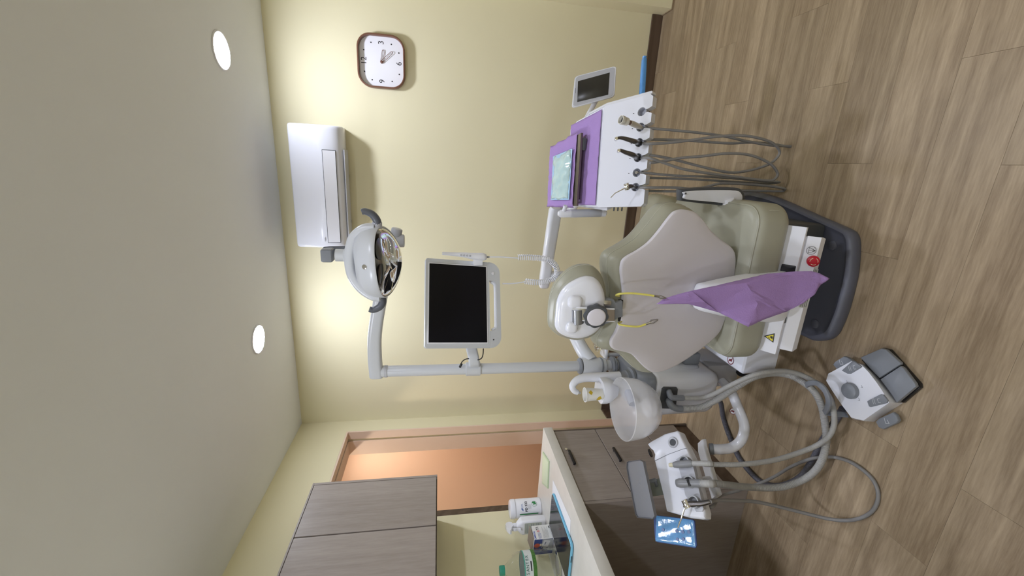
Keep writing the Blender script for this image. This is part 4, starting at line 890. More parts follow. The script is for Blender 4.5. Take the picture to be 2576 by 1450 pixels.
    b = nb(); g0, g1 = p0.lerp(p1, 0.22), p0.lerp(p1, 0.90); cyl(b, g0-V(0, 0.0004, 0), g1-V(0, 0.0004, 0), 0.0196, 20, 0.001); obj('handle_grip', b, LGREY, t)
    for g in (0.06, 0.93):
        q_ = p0.lerp(p1, g); b = nb(); tube(b, [q_, q_+V(0.04, -0.02, -0.002)], 0.010, 10); obj('handle_stub', b, WHITE, t)
    for i in range(3):
        p = at(1545+i*10, 522, 'y', 1.80); b = nb(); tube(b, [p, p+V(-0.016, 0, 0)], 0.0035, 8); obj('switch_pin', b, DGREY, t)
    aL, aR = at(1368, 716, 'y', 2.46), at(1397, 530, 'y', 2.30)
    d = (aR-aL); ax = d.normalized(); sd = V(0, 0, 1).cross(ax).normalized(); b = nb(); pts = [aL-ax*0.02, aL-ax*0.012, aL, aL+d*0.5, aR, aR+ax*0.02]; ks = (0.6, 0.9, 1, 1.05, 1.08, 0.8)
    loft(b, [[p+sd*px_*k+V(0, 0, 1)*py_*k for px_, py_ in rrect(0.062, 0.064, 0.020, 5)] for p, k in zip(pts, ks)]); obj('swing_arm', b, WHITE, t, 50)
    b = nb(); tube(b, spl([aR-V(0, 0, 0.025), aR+V(0.0, -0.01, -0.08), tab(0.10, 1.02, -0.075), tab(0.2, 0.7, -0.075)], 5), 0.022, 16); obj('table_knuckle', b, WHITE, t, 60)
    j = aL+ax*0.05
    b = nb(); cyl(b, j+V(0.01, 0, -0.03), j+V(0.01, 0, -0.115), 0.034, 28, 0.004); obj('arm_joint', b, WHITE, t)
    b = nb(); cyl(b, j+V(0.01, 0, -0.028), j+V(0.01, 0, -0.034), 0.030, 28); obj('joint_gap', b, BLACK, t)
    # carrier tube from the post sleeve to that joint
    s0 = V(PX, PY, 0.800); b = nb(); pts = spl([s0+V(0.015, 0.01, 0.0), s0+V(0.06, 0.10, 0.03), s0.lerp(j, 0.5)+V(0.02, 0, 0.0), j+V(0.01, 0, -0.09)], 6); tube(b, pts, [0.036-0.006*i/(len(pts)-1) for i in range(len(pts))], 20); obj('carrier_tube', b, PGREY, t, 60)
delivery_table()

def drape(name, label, ring_fn, cols, rows, seed, wav=0.0025, skirt=0.016):
    random.seed(seed); g = [[random.uniform(-1, 1) for _ in range(5)] for _ in range(5)]
    b = nb(); vr = []
    for i in range(rows+1):
        r = []
        for j in range(cols+1):
            s, u = j/cols, i/rows; e = min(s, 1-s, u, 1-u)
            h = wav*(math.sin(s*9+seed)*math.sin(u*7+seed*2)+0.6*math.sin(s*23+u*5+seed))
            h += 0.0025*max(0, 1-abs(s-0.5)*60)+0.002*max(0, 1-abs(u-0.5)*50)
            d = 0.003+abs(h)
            ss, uu = s, u
            p = ring_fn(ss, uu, d)
            e = min(s, 1-s, 1-u)
            if e < 0.035: p = p+V(0, 0, -skirt*(1-e/0.035)*(0.6+0.4*math.sin(s*31+u*17)))
            r.append(b.verts.new(p))
        vr.append(r)
    for a, c in zip(vr, vr[1:]):
        for j in range(cols): b.faces.new((a[j], a[j+1], c[j+1], c[j]))
    o = single(name, b, PURPLE, label, 'drape', smooth=50)
    o.modifiers.new('thick', 'SOLIDIFY').thickness = 0.0006
    return o
drape('table_drape', 'lower purple paper drape spread flat on the delivery table', lambda s, u, d: tab(0.02+0.955*s, 0.04+0.90*u, d+0.001), 40, 30, 3, 0.0030, 0.0)
# raised steel tray on the table with its own drape and pouch
TF0, TF1 = at(1461, 519, 'y', 1.935), at(1459, 334, 'y', 1.965); TF0.z = TF1.z = 0.893
TB0, TB1 = TF0+V(-0.022, 0.24, 0.066), TF1+V(-0.062, 0.24, 0.066)
NTR = (TF1-TF0).cross(TB0-TF0).normalized()
def tr(s, u, d=0.0): return TF0.lerp(TF1, s).lerp(TB0.lerp(TB1, s), u)+NTR*d
def steel_tray():
    t = thing('instrument_tray', 'flat steel instrument tray raised above the delivery table under a purple drape', 'tray', tr(0.5, 0.5, -0.02))
    b = nb(); ring = [tr(0, 0), tr(1, 0), tr(1, 1), tr(0, 1)]
    loft(b, [[p-NTR*0.014 for p in inset_ring(ring, 0.985)], [p-NTR*0.012 for p in ring], [p-NTR*0.002 for p in ring], inset_ring(ring, 0.99)]); obj('tray_plate', b, mat('bronze_steel', (0.19, 0.165, 0.13), 0.3, metal=0.8), t, 25)
    for s, u in ((0.08, 0.10), (0.92, 0.10), (0.10, 0.9), (0.9, 0.9)):
        p = tr(s, u, -0.0135); b = nb(); q = tab(0.3, 0.3); L = (p-tab(0, 0)).dot(NT)-0.0125
        cyl(b, p, p-NT*max(L, 0.004), 0.008, 12); obj('tray_leg', b, STEEL, t)
    a_ = tr(0.86, 0.03, -0.015); b = nb(); box(b, V(-0.028, -0.010, -0.018), V(0.028, 0.014, 0), M=Matrix.Translation(a_), bev=0.006); obj('clip_block', b, DGREY, t)
steel_tray()
drape('tray_drape', 'upper purple paper drape on the raised tray', lambda s, u, d: tr(-0.03+1.07*s, 0.10+1.0*u, d+0.0005), 36, 30, 5, 0.0022, 0.012)
def pouch():
    o_ = [(0.10, 0.18), (0.12, 0.40), (0.10, 0.70), (0.14, 0.84), (0.40, 0.80), (0.70, 0.83), (0.80, 0.86), (0.83, 0.70), (0.80, 0.40), (0.80, 0.20), (0.60, 0.16), (0.30, 0.20)]
    def P(s, u, d): return tr(s, u, d+0.004)
    t = thing('sterile_pouch', 'pale blue see-through sterilisation pouch on the upper drape', 'pouch', tr(0.45, 0.5, 0.012))
    b = nb(); cols, rows = 20, 14; random.seed(4); vr = []
    for i in range(rows+1):
        r = []
        for j in range(cols+1):
            s, u = j/cols, i/rows; e = min(s, 1-s, u, 1-u)
            d = 0.011+0.010*min(1, e*5)+0.0035*math.sin(s*14+u*5)*math.sin(u*11)+0.002*math.sin(s*31)
            r.append(b.verts.new(P(0.10+0.70*s+0.012*math.sin(u*9), 0.20+0.62*u+0.015*math.sin(s*7), d)))
        vr.append(r)
    for a, c in zip(vr, vr[1:]):
        for j in range(cols): b.faces.new((a[j], a[j+1], c[j+1], c[j]))
    f = obj('film_front', b, mat('pouch_film', (0.46, 0.62, 0.62), 0.12, vary=0.12, vscale=25, coat=0.6), t, 60); f.modifiers.new('thick', 'SOLIDIFY').thickness = 0.0008
    b = nb(); vr = []
    ring = [P(0.085, 0.17, 0.0085), P(0.815, 0.17, 0.0085), P(0.82, 0.86, 0.0085), P(0.085, 0.86, 0.0085)]
    slab(b, ring, NTR, 0.0018, 0.0006); obj('paper_back', b, mat('pouch_blue', (0.36, 0.55, 0.72), 0.4), t)
    b = nb()
    for (s0, u0), (s1, u1) in (((0.25, 0.35), (0.62, 0.42)), ((0.3, 0.55), (0.6, 0.50))):
        tube(b, [P(s0, u0, 0.0125), P((s0+s1)/2, (u0+u1)/2+0.02, 0.014), P(s1, u1, 0.0125)], 0.0025, 6)
    obj('packed_instruments', b, MGREY, t)
pouch()

# ------------------------------------------------------------------ instruments in the table's holders, each with its hanging tubing
G_IN = 'instruments hanging on the delivery table'
def zt(pts): return zz(pts, 1600, 220, 4.264)
def tubing(parent, front, rear, yf=1.668, yr=1.745, r=0.0056, start=None, end=None):
    F = zt(front); R = zt(rear); n = len(F); m = len(R); pts = []
    if start is not None: pts.append(start)
    for i, (x, y) in enumerate(F): pts.append(at(x, y, 'y', yf+0.012*(i/(n-1))**2))
    for i, (x, y) in enumerate(R): pts.append(at(x, y, 'y', yf+0.012+(yr-yf-0.012)*min(1, (i+1)/m*1.2)))
    if end is not None: pts.append(end)
    b = nb(); tube(b, spl(pts, 7), r, 10); return obj('tubing', b, HOSE, parent, 60)
def hole(i, d=0.0): return pan(HOLES[i][0], HOLES[i][1], d)
def instrument(name, label, cat, i):
    return thing(name, label, cat, hole(i), G_IN)
def body(parent, name, pts, rad, m, n=16):
    k = 4; q = spl(pts, k); rr = []
    for i in range(len(q)):
        a = min(i//k, len(rad)-2); f_ = (i-a*k)/k; rr.append(rad[a]+(rad[a+1]-rad[a])*f_)
    b = nb(); tube(b, q, rr, n); return obj(name, b, m, parent, 60)
def instruments():
    CREAM = mat('cream_plastic', (0.58, 0.54, 0.47), 0.4)
    Y = 1.66
    # scaler / light connector with a wide open collar
    t = instrument('handpiece_connector', 'cream handpiece tube with a wide open collar on the delivery table', 'dental tool', 1)
    tip = at(1561, 301, 'y', Y-0.01); j = at(1585, 309, 'y', Y); h0 = hole(1, -0.02)
    body(t, 'sleeve', [h0, hole(1, 0.012), j.lerp(hole(1), 0.3), j], [0.006, 0.010, 0.0115, 0.0095], CREAM)
    d = (tip-j).normalized(); M = frame(j, d); L = (tip-j).length
    b = nb(); lathe(b, [(0.0085, -0.002), (0.0085, L*0.18)], M, 24); obj('neck_ring', b, mat('brown_band', (0.16, 0.10, 0.08), 0.4), t)
    b = nb(); lathe(b, [(0.0095, L*0.18), (0.0145, L*0.28), (0.0155, L*0.5), (0.0152, L*0.62), (0.0165, L*0.66), (0.0168, L), (0.0145, L), (0.0138, L*0.7)], M, 28, False); obj('collar', b, mat('collar_ivory', (0.68, 0.66, 0.60), 0.35), t, 40)
    b = nb(); lathe(b, [(0.0139, L*0.68), (0.0139, L*0.72), (0.006, L*0.74)], M, 24); obj('contact_pins', b, BLACK, t)
    tubing(t, [(160, 440), (400, 460), (700, 490), (950, 525), (1200, 580), (1450, 622), (1640, 630)], [(1640, 637), (1480, 612), (1250, 590), (1000, 600), (700, 580), (420, 565), (160, 558)], yf=1.722, yr=1.768, start=h0)
    # two dark turbines
    for i, nm, lab, pts, fr, re in (
        (2, 'dental_turbine', 'dark metal turbine handpiece standing left of the cream connector', ((1595, 356), (1572, 349), (1558, 347), (1550, 350)),
         [(140, 605), (350, 595), (600, 565), (850, 530), (1100, 515), (1300, 540), (1450, 590), (1525, 655)], [(1535, 720), (1450, 810), (1300, 870), (1100, 910), (950, 905), (700, 850), (450, 785), (300, 750), (150, 725)]),
        (3, 'dental_turbine', 'dark metal turbine handpiece standing nearest the middle of the holder row', ((1592, 390), (1572, 383), (1560, 378), (1556.5, 380)),
         [(130, 755), (300, 810), (500, 875), (700, 910), (900, 940), (1100, 965), (1300, 990), (1450, 1000)], [(1512, 955), (1510, 900), (1440, 820), (1300, 750), (1150, 715), (950, 710), (700, 740), (500, 755), (300, 790), (150, 810)])):
        t = instrument(nm, lab, 'dental tool', i); h0 = hole(i, -0.02)
        q = [at(x, y, 'y', Y-0.004*k) for k, (x, y) in enumerate(pts)]
        body(t, 'barrel', [h0, hole(i, 0.010), q[0], q[1], q[2], q[3]], [0.005, 0.0105, 0.0100, 0.0080, 0.0058, 0.0050], GUNMET)
        hd = q[3]; ax = V(0.15, -0.75, 0.25).normalized(); b = nb(); cyl(b, hd-ax*0.008, hd+ax*0.009, 0.0068, 20, 0.0015); obj('head', b, CHROME, t)
        b = nb(); lathe(b, [(0.0115, 0), (0.0125, 0.004), (0.0118, 0.012), (0.009, 0.016)], frame(hole(i, -0.006), NP), 24); obj('coupling', b, BLACK, t)
        tubing(t, fr, re, yf=(1.682 if i == 2 else 1.646), yr=(1.706 if i == 2 else 1.668), start=h0)
    # bare tubing end
    t = instrument('instrument_tubing', 'grey instrument tubing with bare chrome end in its holder', 'dental tool', 4); h0 = hole(4, -0.02)
    b = nb(); lathe(b, [(0.007, -0.02), (0.0072, 0.004), (0.0055, 0.006), (0.0055, 0.010)], frame(hole(4, -0.004), NP), 20); obj('metal_coupling', b, CHROME, t)
    tubing(t, [(120, 920), (400, 945), (800, 960), (1100, 980), (1350, 1005), (1515, 1012)], [(1518, 1022), (1350, 1030), (1000, 1010), (600, 985), (140, 970)], yf=1.700, yr=1.752, start=h0, r=0.0052)
    # three way syringe
    t = instrument('water_syringe', 'chrome three-way syringe with long bent nozzle on the delivery table', 'dental tool', 5); h0 = hole(5, -0.02)
    q0, q1 = at(1589, 469, 'y', Y), at(1577, 470, 'y', Y-0.006)
    body(t, 'grip', [h0, hole(5, 0.008), q0, q1], [0.0055, 0.0085, 0.0085, 0.0100], GUNMET)
    b = nb(); cyl(b, q1+V(-0.012, 0, -0.004), q1+V(0.014, 0, 0.006), 0.0105, 20, 0.002); obj('valve_head', b, CHROME, t)
    for k in (-0.004, 0.006):
        b = nb(); cyl(b, q1+V(k, -0.009, 0.004), q1+V(k, -0.013, 0.006), 0.0035, 12, 0.0008); obj('button', b, CHROME, t)
    b = nb(); n0, n1, n2 = at(1571, 474, 'y', Y-0.008), at(1547, 486.5, 'y', Y-0.012), at(1536.5, 497.5, 'y', Y-0.014); tube(b, [q1, n0, n0.lerp(n1, 0.5), n1, n1.lerp(n2, 0.1), n2], [0.004, 0.0030, 0.0022, 0.0020, 0.0020, 0.0018], 10); obj('nozzle', b, CHROME, t, 60)
    tubing(t, [(110, 1075), (400, 1075), (560, 1088), (700, 1080), (850, 1042), (950, 1030), (1200, 1040), (1450, 1062), (1585, 1085)], [(1590, 1100), (1550, 1113), (1300, 1110), (900, 1105), (650, 1090), (450, 1115), (130, 1110)], start=h0)
instruments()

# ================================================================== FOOT CONTROL on the floor
def zp(pts): return zz(pts, 1900, 840, 5.18)
def foot_control():
    t = thing('foot_control', 'white foot control with two grey pedals and a round button on the floor', 'foot pedal', (1.38, 1.09, 0))
    top = [at(x, y, 'z', 0.066) for x, y in zp([(918, 612), (945, 520), (1262, 348), (1390, 405), (1480, 500), (1570, 615), (1660, 745), (1752, 902), (1410, 1140), (1250, 1100), (1110, 912), (985, 722)])]
    bot = [at(x, y, 'z', 0.002) for x, y in zp([(950, 640), (985, 545), (1290, 365), (1440, 405), (1560, 510), (1680, 640), (1790, 770), (1925, 905), (1545, 1148), (1300, 1125), (1150, 940), (1020, 750)])]
    mid = [a.lerp(b_, 0.12) for a, b_ in zip(top, bot)]
    b = nb(); loft(b, [bot, [p.lerp(q, 0.5) for p, q in zip(bot, mid)], mid, inset_ring(top, 0.985)]); obj('housing', b, WHITE, t, 18)
    b = nb(); fl = [at(x, y, 'z', 0.008) for x, y in zp([(1400, 340), (1680, 185), (1770, 205), (2165, 655), (2172, 705), (1945, 900), (1800, 800)])]; slab(b, [V(p.x, p.y, 0.001) for p in fl], (0, 0, 1), 0.014, 0.004); obj('pedal_floor', b, BLACK, t, 30)
    for pts in ([(1365, 310), (1640, 192), (1700, 208), (1888, 378), (1886, 402), (1612, 580), (1478, 440)], [(1622, 596), (1888, 422), (1925, 445), (2080, 650), (2092, 690), (1840, 902), (1740, 752)]):
        p = [at(x, y, 'z', 0.038) for x, y in zp(pts)]
        b = nb(); slab(b, [V(q.x, q.y, 0.024) for q in p], (0, 0, 1), 0.014, 0.004); obj('pedal_plate', b, MGREY, t, 30)
    for pts in ([(1010, 405), (1030, 370), (1150, 295), (1200, 310), (1290, 370), (1060, 470)], [(1562, 1150), (1600, 1110), (1785, 1025), (1830, 1060), (1862, 1130), (1838, 1165), (1662, 1248), (1600, 1222)]):
        p = [at(x, y, 'z', 0.034) for x, y in zp(pts)]
        b = nb(); slab(b, [V(q.x, q.y, 0.018) for q in p], (0, 0, 1), 0.016, 0.005); w = obj('side_pedal', b, MGREY, t, 30)
        c = sum(p, Vector())/len(p); b = nb(); M = frame(V(c.x, c.y, 0.034), (0, 0, 1), (0.5, -0.8, 0)); stroke(b, (-0.010, -0.006), (0.008, -0.006), 0.0016, M); stroke(b, (0.008, -0.006), (0.008, 0.006), 0.0016, M); stroke(b, (-0.004, 0.002), (0.008, 0.006), 0.0016, M); obj('pedal_symbol', b, INKW, w)
    z0 = 0.0665
    def up(x, y, z): return at(*zp([(x, y)])[0], 'z', z)
    c = up(1250, 745, 0.068); b = nb(); lathe(b, [(0.028, -0.004), (0.0285, 0.008), (0.027, 0.013), (0.022, 0.016), (0.010, 0.017)], Matrix.Translation(c), 40); obj('round_button', b, MGREY, t, 40)
    for k, (x, y) in enumerate(((1190, 625), (1385, 690), (1350, 855))):
        p = up(x, y, z0); b = nb(); M = frame(p, (0, 0, 1), (0.5, -0.8, 0)); stroke(b, (-0.005, 0), (0.004, 0.003), 0.0012, M); stroke(b, (0.004, 0.003), (0.004, -0.004), 0.0012, M); obj('dial_mark', b, MGREY, t)
    for pts, sx in (([(1125, 482), (1265, 357), (1290, 358), (1385, 425), (1370, 445), (1240, 522), (1200, 522)], 0), ([(1458, 885), (1480, 868), (1635, 790), (1670, 795), (1728, 870), (1715, 905), (1500, 957), (1480, 950)], 1)):
        p = [up(x, y, 0.070) for x, y in pts]; b = nb(); slab(b, [V(q.x, q.y, 0.064) for q in p], (0, 0, 1), 0.0075, 0.003); kb = obj('side_button', b, MGREY, t, 30)
        cc = sum(p, Vector())/len(p); b = nb(); M = frame(V(cc.x, cc.y, 0.0716), (0, 0, 1), (0.6, -0.8, 0))
        for k in range(2): stroke(b, (-0.009, -0.006-0.006*k), (0.009, -0.006-0.006*k), 0.0012, M)
        for a_, b_ in (((-0.006, 0.006), (0.006, 0.006)), ((0.006, 0.006), (0.006, 0.014)), ((-0.006, 0.006), (-0.006, 0.014))): stroke(b, a_, b_, 0.0013, M)
        obj('button_symbol', b, INKW, kb)
    # lifting hook at the back
    pts = [at(x, y, 'z', z) for (x, y), z in zip(zp([(665, 670), (720, 645), (800, 645), (880, 700), (935, 790), (955, 880), (945, 960), (905, 1030)]), (0.130, 0.140, 0.145, 0.145, 0.142, 0.135, 0.122, 0.100))]
    q = spl(pts, 5); T, N = frames(q); b = nb(); rings = []
    for i, p in enumerate(q):
        s = V(0, 0, 1).cross(T[i]).normalized(); rings.append([p+s*px_+V(0, 0, py_) for px_, py_ in rrect(0.020, 0.012, 0.004, 3)])
    loft(b, rings); obj('lifting_hook', b, MGREY, t, 50)
    h0 = pts[-1]; b = nb(); e = at(*zp([(1180, 1055)])[0], 'z', 0.035); pts2 = [h0+V(0, 0, -0.006), h0.lerp(e, 0.3)+V(0, 0, 0.0), e]; loft(b, [[p+V(px_*0.6, px_*0.8, py_) for px_, py_ in rrect(0.022, 0.014, 0.004, 3)] for p in pts2]); obj('hook_stem', b, MGREY, t, 50)
foot_control()
def zh(pts): return zz(pts, 1780, 900, 3.296)
def hosepath(lst, ox=None):
    return spl([at(*zh([(x, y)])[0], 'z', z) for x, y, z in lst], 8)
def pedal_cable():
    p = hosepath([(60, 300, 0.10), (110, 380, 0.05), (130, 500, 0.013), (180, 650, 0.013), (260, 830, 0.013), (380, 980, 0.013), (480, 1048, 0.013), (620, 1060, 0.013), (770, 990, 0.013), (870, 850, 0.013), (935, 720, 0.013), (1010, 600, 0.013), (1075, 500, 0.016), (1125, 420, 0.020)])
    b = nb(); ribbed(b, p, 0.0125, 0.006, 0.14, 12); single('foot_control_cable', b, HOSE_D, 'dark ribbed cable running over the floor to the foot control', 'cable', smooth=60)
pedal_cable()

# ================================================================== ASSISTANT CONSOLE, lower left
KA = V(-0.514, -0.857, 0).normalized()                      # along the console, towards the viewer
KC = V(0.857*0.83, -0.514*0.83, -0.56).normalized()         # across it, down towards the viewer
KP = V(0.935, 1.25, 0.665); KN = KA.cross(KC).normalized(); KN = KN if KN.z > 0 else -KN
def zk(pts): return zz(pts, 1540, 1060, 4.264)
def kp(x, y, d=0.0): return onp(*zk([(x, y)])[0], KP+KN*d, KN)
def console():
    t = thing('assistant_console', 'white assistant console with grey hose holders on a low arm, left of the chair', 'dental console', (1.05, 1.4, 0.2))
    out = [(375, 240), (410, 215), (560, 132), (690, 100), (712, 112), (740, 175), (800, 290), (850, 400), (900, 590), (940, 750), (970, 900), (995, 985), (992, 1045), (960, 1056), (830, 1040), (700, 1003), (580, 968), (572, 930), (545, 800), (500, 620), (455, 440), (445, 400), (452, 350), (430, 300), (395, 270)]
    ring = [kp(x, y) for x, y in out]
    b = nb(); slab(b, [p-KN*0.055 for p in ring], KN, 0.055, 0.012, 4); obj('body', b, WHITE, t, 35)
    b = nb(); sm = [kp(448, 432, 0.0004), kp(600, 358, 0.0006), kp(760, 300, 0.0004), kp(800, 292, 0.0)]; tube(b, sm, 0.0009, 5); obj('panel_seam', b, MGREY, t)
    # grey holder strip along the lower edge
    st = [kp(x, y, 0.0) for x, y in ((690, 410), (715, 392), (820, 385), (862, 440), (905, 610), (945, 770), (985, 940), (975, 975), (905, 975), (790, 800), (745, 600))]
    b = nb(); slab(b, [p-KN*0.02 for p in st], KN, 0.024, 0.004); obj('holder_strip', b, LGREY, t, 30)
    HB = mat('holder_grey', (0.34, 0.35, 0.37), 0.4)
    for x, y in ((790, 440), (840, 655), (890, 870)):
        c = kp(x, y, 0.008); M = Matrix((KA, KC, KN)).transposed().to_4x4(); M.translation = c; b = nb()
        prof = []
        for i in range(13):
            a = math.radians(35+290*i/12); prof.append((math.cos(a), math.sin(a)))
        r1, r0 = 0.021, 0.0165
        o_ = [M @ V(-r1*py_ if False else r1*py_, r1*-px_, 0.0) for px_, py_ in prof]; i_ = [M @ V(r0*py_, r0*-px_, 0.0) for px_, py_ in prof]
        def q(r, z): return [M @ V(r*py_, -r*px_, z) for px_, py_ in prof]
        A, B_, C_, D_ = q(r1, -0.016), q(r1, 0.016), q(r0, 0.016), q(r0, -0.016)
        for R0, R1 in ((A, B_), (B_, C_), (C_, D_), (D_, A)):
            va, vb = [b.verts.new(p) for p in R0], [b.verts.new(p) for p in R1]
            for i in range(12): b.faces.new((va[i], va[i+1], vb[i+1], vb[i]))
        for i in (0, 12): b.faces.new([b.verts.new(p[i]) for p in (A, B_, C_, D_)])
        bmesh.ops.remove_doubles(b, verts=b.verts[:], dist=1e-6); obj('hose_holder', b, HB, t, 40)
    # empty round holder at the far end
    c = kp(655, 230, 0.0); M = frame(c, KN); b = nb(); lathe(b, [(0.020, -0.006), (0.021, 0.003), (0.019, 0.006), (0.0135, 0.004), (0.0125, -0.004)], M, 32, True); obj('end_socket', b, LGREY, t, 40)
    b = nb(); lathe(b, [(0.0125, -0.003), (0.0120, 0.0035)], M, 24); obj('socket_bore', b, DGREY, t)
    c = kp(440, 330, -0.02); b = nb(); lathe(b, [(0.017, 0), (0.017, 0.004)], frame(c-KC*0.012, -KC+KN*0.2), 20); obj('bore', b, BLACK, t)
    # control pad under blue barrier film at the near end
    fp = [(475, 1012), (560, 1020), (865, 1058), (882, 1078), (905, 1338), (890, 1366), (480, 1302), (455, 1272), (440, 1062)]
    KP2 = kp(700, 1000, -0.03)
    n2 = (KN+V(0.10, -0.25, 0.15)).normalized()
    fr = [onp(*zk([(x, y)])[0], KP2, n2) for x, y in fp]
    b = nb(); slab(b, [p-n2*0.012 for p in fr], n2, 0.010, 0.003); pad = obj('control_pad', b, mat('pad_blue_edge', (0.05, 0.09, 0.25), 0.35), t, 30)
    b = nb(); cols, rows = 26, 22; vr = []; random.seed(3)
    A, B_, C_, D_ = (onp(*zk([(x, y)])[0], KP2, n2) for x, y in ((472, 1016), (868, 1064), (892, 1354), (462, 1290)))
    for i in range(rows+1):
        r = []
        for j in range(cols+1):
            s, u = j/cols, i/rows; p = A.lerp(B_, s).lerp(D_.lerp(C_, s), u); h = 0.0010+0.0007*math.sin(s*11+u*6)*math.sin(u*8-s*3)+0.00025*random.uniform(-1, 1); e = min(s, 1-s, u, 1-u)
            r.append(b.verts.new(p+n2*(max(h, 0.0003) if e > 0 else -0.002)))
        vr.append(r)
    for a, c in zip(vr, vr[1:]):
        for j in range(cols): b.faces.new((a[j], a[j+1], c[j+1], c[j]))
    fo = obj('barrier_film', b, FILM, pad, 70); fo['label'] = 'wrinkled glossy blue barrier film over the control pad'
    b = nb()
    fm = mat('pad_button_print', (0.16, 0.22, 0.42), 0.5)
    for x, y in ((545, 1165), (690, 1180), (755, 1190), (700, 1270), (760, 1265), (820, 1190)):
        c = onp(*zk([(x, y)])[0], KP2+n2*0.0042, n2); bb = nb(); M = frame(c, n2, KA); lathe(bb, [(0.0055, -0.002), (0.0055, 0.0003)], M, 14); obj('pad_button', bb, fm, pad)
    # low support arm: tube from the unit, riser, flat link
    P = [V(1.17, 1.56, 0.235), at(1838, 985, 'z', 0.23), at(1858, 1030, 'z', 0.225), at(1872, 1070, 'z', 0.222), at(1866, 1105, 'z', 0.235), at(1843, 1126, 'z', 0.27), at(1812, 1131, 'z', 0.325), at(1790, 1130, 'z', 0.355)]
    b = nb(); tube(b, spl(P, 7), 0.021, 18); ta = obj('arm_tube', b, WHITE, t, 60)
    b = nb(); p = at(1845, 1035, 'z', 0.245); M = frame(p+V(0.0, 0, 0.002), V(0.42, -0.45, 0.78), (0, 1, 0)); no_step(M, 0.014, ta)
    e = P[-1]; dv = (P[-1]-P[-2]).normalized()
    b = nb(); lathe(b, [(0.0235, 0), (0.0235, 0.016), (0.020, 0.018)], frame(e-dv*0.008, dv), 24); obj('arm_ring', b, MGREY, t)
    f0 = e+dv*0.022; f1 = kp(820, 600, -0.058)
    l0, l1 = at(1772, 1112, 'z', 0.40), at(1752, 1250, 'z', 0.43)
    f0 = V(e.x, e.y, e.z+0.03)
    b = nb(); a_ = KA; w = V(-KA.y, KA.x, 0)
    pts = [f0-a_*0.035, f0, f0+a_*0.10, f0+a_*0.19]
    loft(b, [[p_+w*px_+V(0, 0, py_+0.012*i) for px_, py_ in rrect(0.058 if i else 0.05, 0.022, 0.008, 4)] for i, p_ in enumerate(pts)]); obj('arm_link', b, WHITE_M, t, 40)
    g = f0+a_*0.13; b = nb(); cyl(b, g+V(0, 0, 0.02), V(g.x-0.01, g.y+0.005, 0.635), 0.020, 20, 0.002); obj('riser', b, WHITE_M, t)
    # thin glassy tab linking to the tray behind
    tb = [kp(x, y, -0.02) for x, y in ((390, 640), (540, 610), (560, 790), (420, 812))]
    b = nb(); slab(b, tb, KN, 0.004, 0.001); obj('tray_link', b, mat('greenish_acrylic', (0.45, 0.50, 0.46), 0.15, trans=0.5), t)
console()
def side_tray():
    pts = [(170, 440), (182, 430), (305, 413), (348, 440), (352, 470), (470, 1018), (445, 1052), (285, 1036), (262, 1000), (165, 500)]
    z = 0.745
    ring = [at(*zk([(x, y)])[0], 'z', z) for x, y in pts]
    t = thing('side_tray', 'plain grey rectangular tray behind the assistant console', 'tray', sum(ring, Vector())/len(ring))
    TG = mat('tray_grey', (0.20, 0.205, 0.225), 0.5)
    b = nb(); slab(b, [p-V(0, 0, 0.004) for p in ring], (0, 0, 1), 0.004, 0.001); obj('tray_floor', b, TG, t, 30)
    b = nb(); lo = [p for p in ring]; o2 = inset_ring(ring, 1.0); i2 = inset_ring(ring, 0.988)
    U = V(0, 0, 1); loft(b, [[p+U*0.0002 for p in i2], [p+U*0.006 for p in i2], [p+U*0.006 for p in o2], [p+U*-0.003 for p in inset_ring(ring, 1.003)]], False, False); obj('tray_rim', b, mat('tray_rim_grey', (0.13, 0.13, 0.14), 0.45), t, 30)
    c = sum(ring, Vector())/len(ring); b = nb(); tube(b, [c-V(0, 0, 0.004), c+V(0.03, -0.02, -0.05), kp(480, 700, -0.03)], 0.008, 10); obj('tray_support', b, MGREY, t)
side_tray()

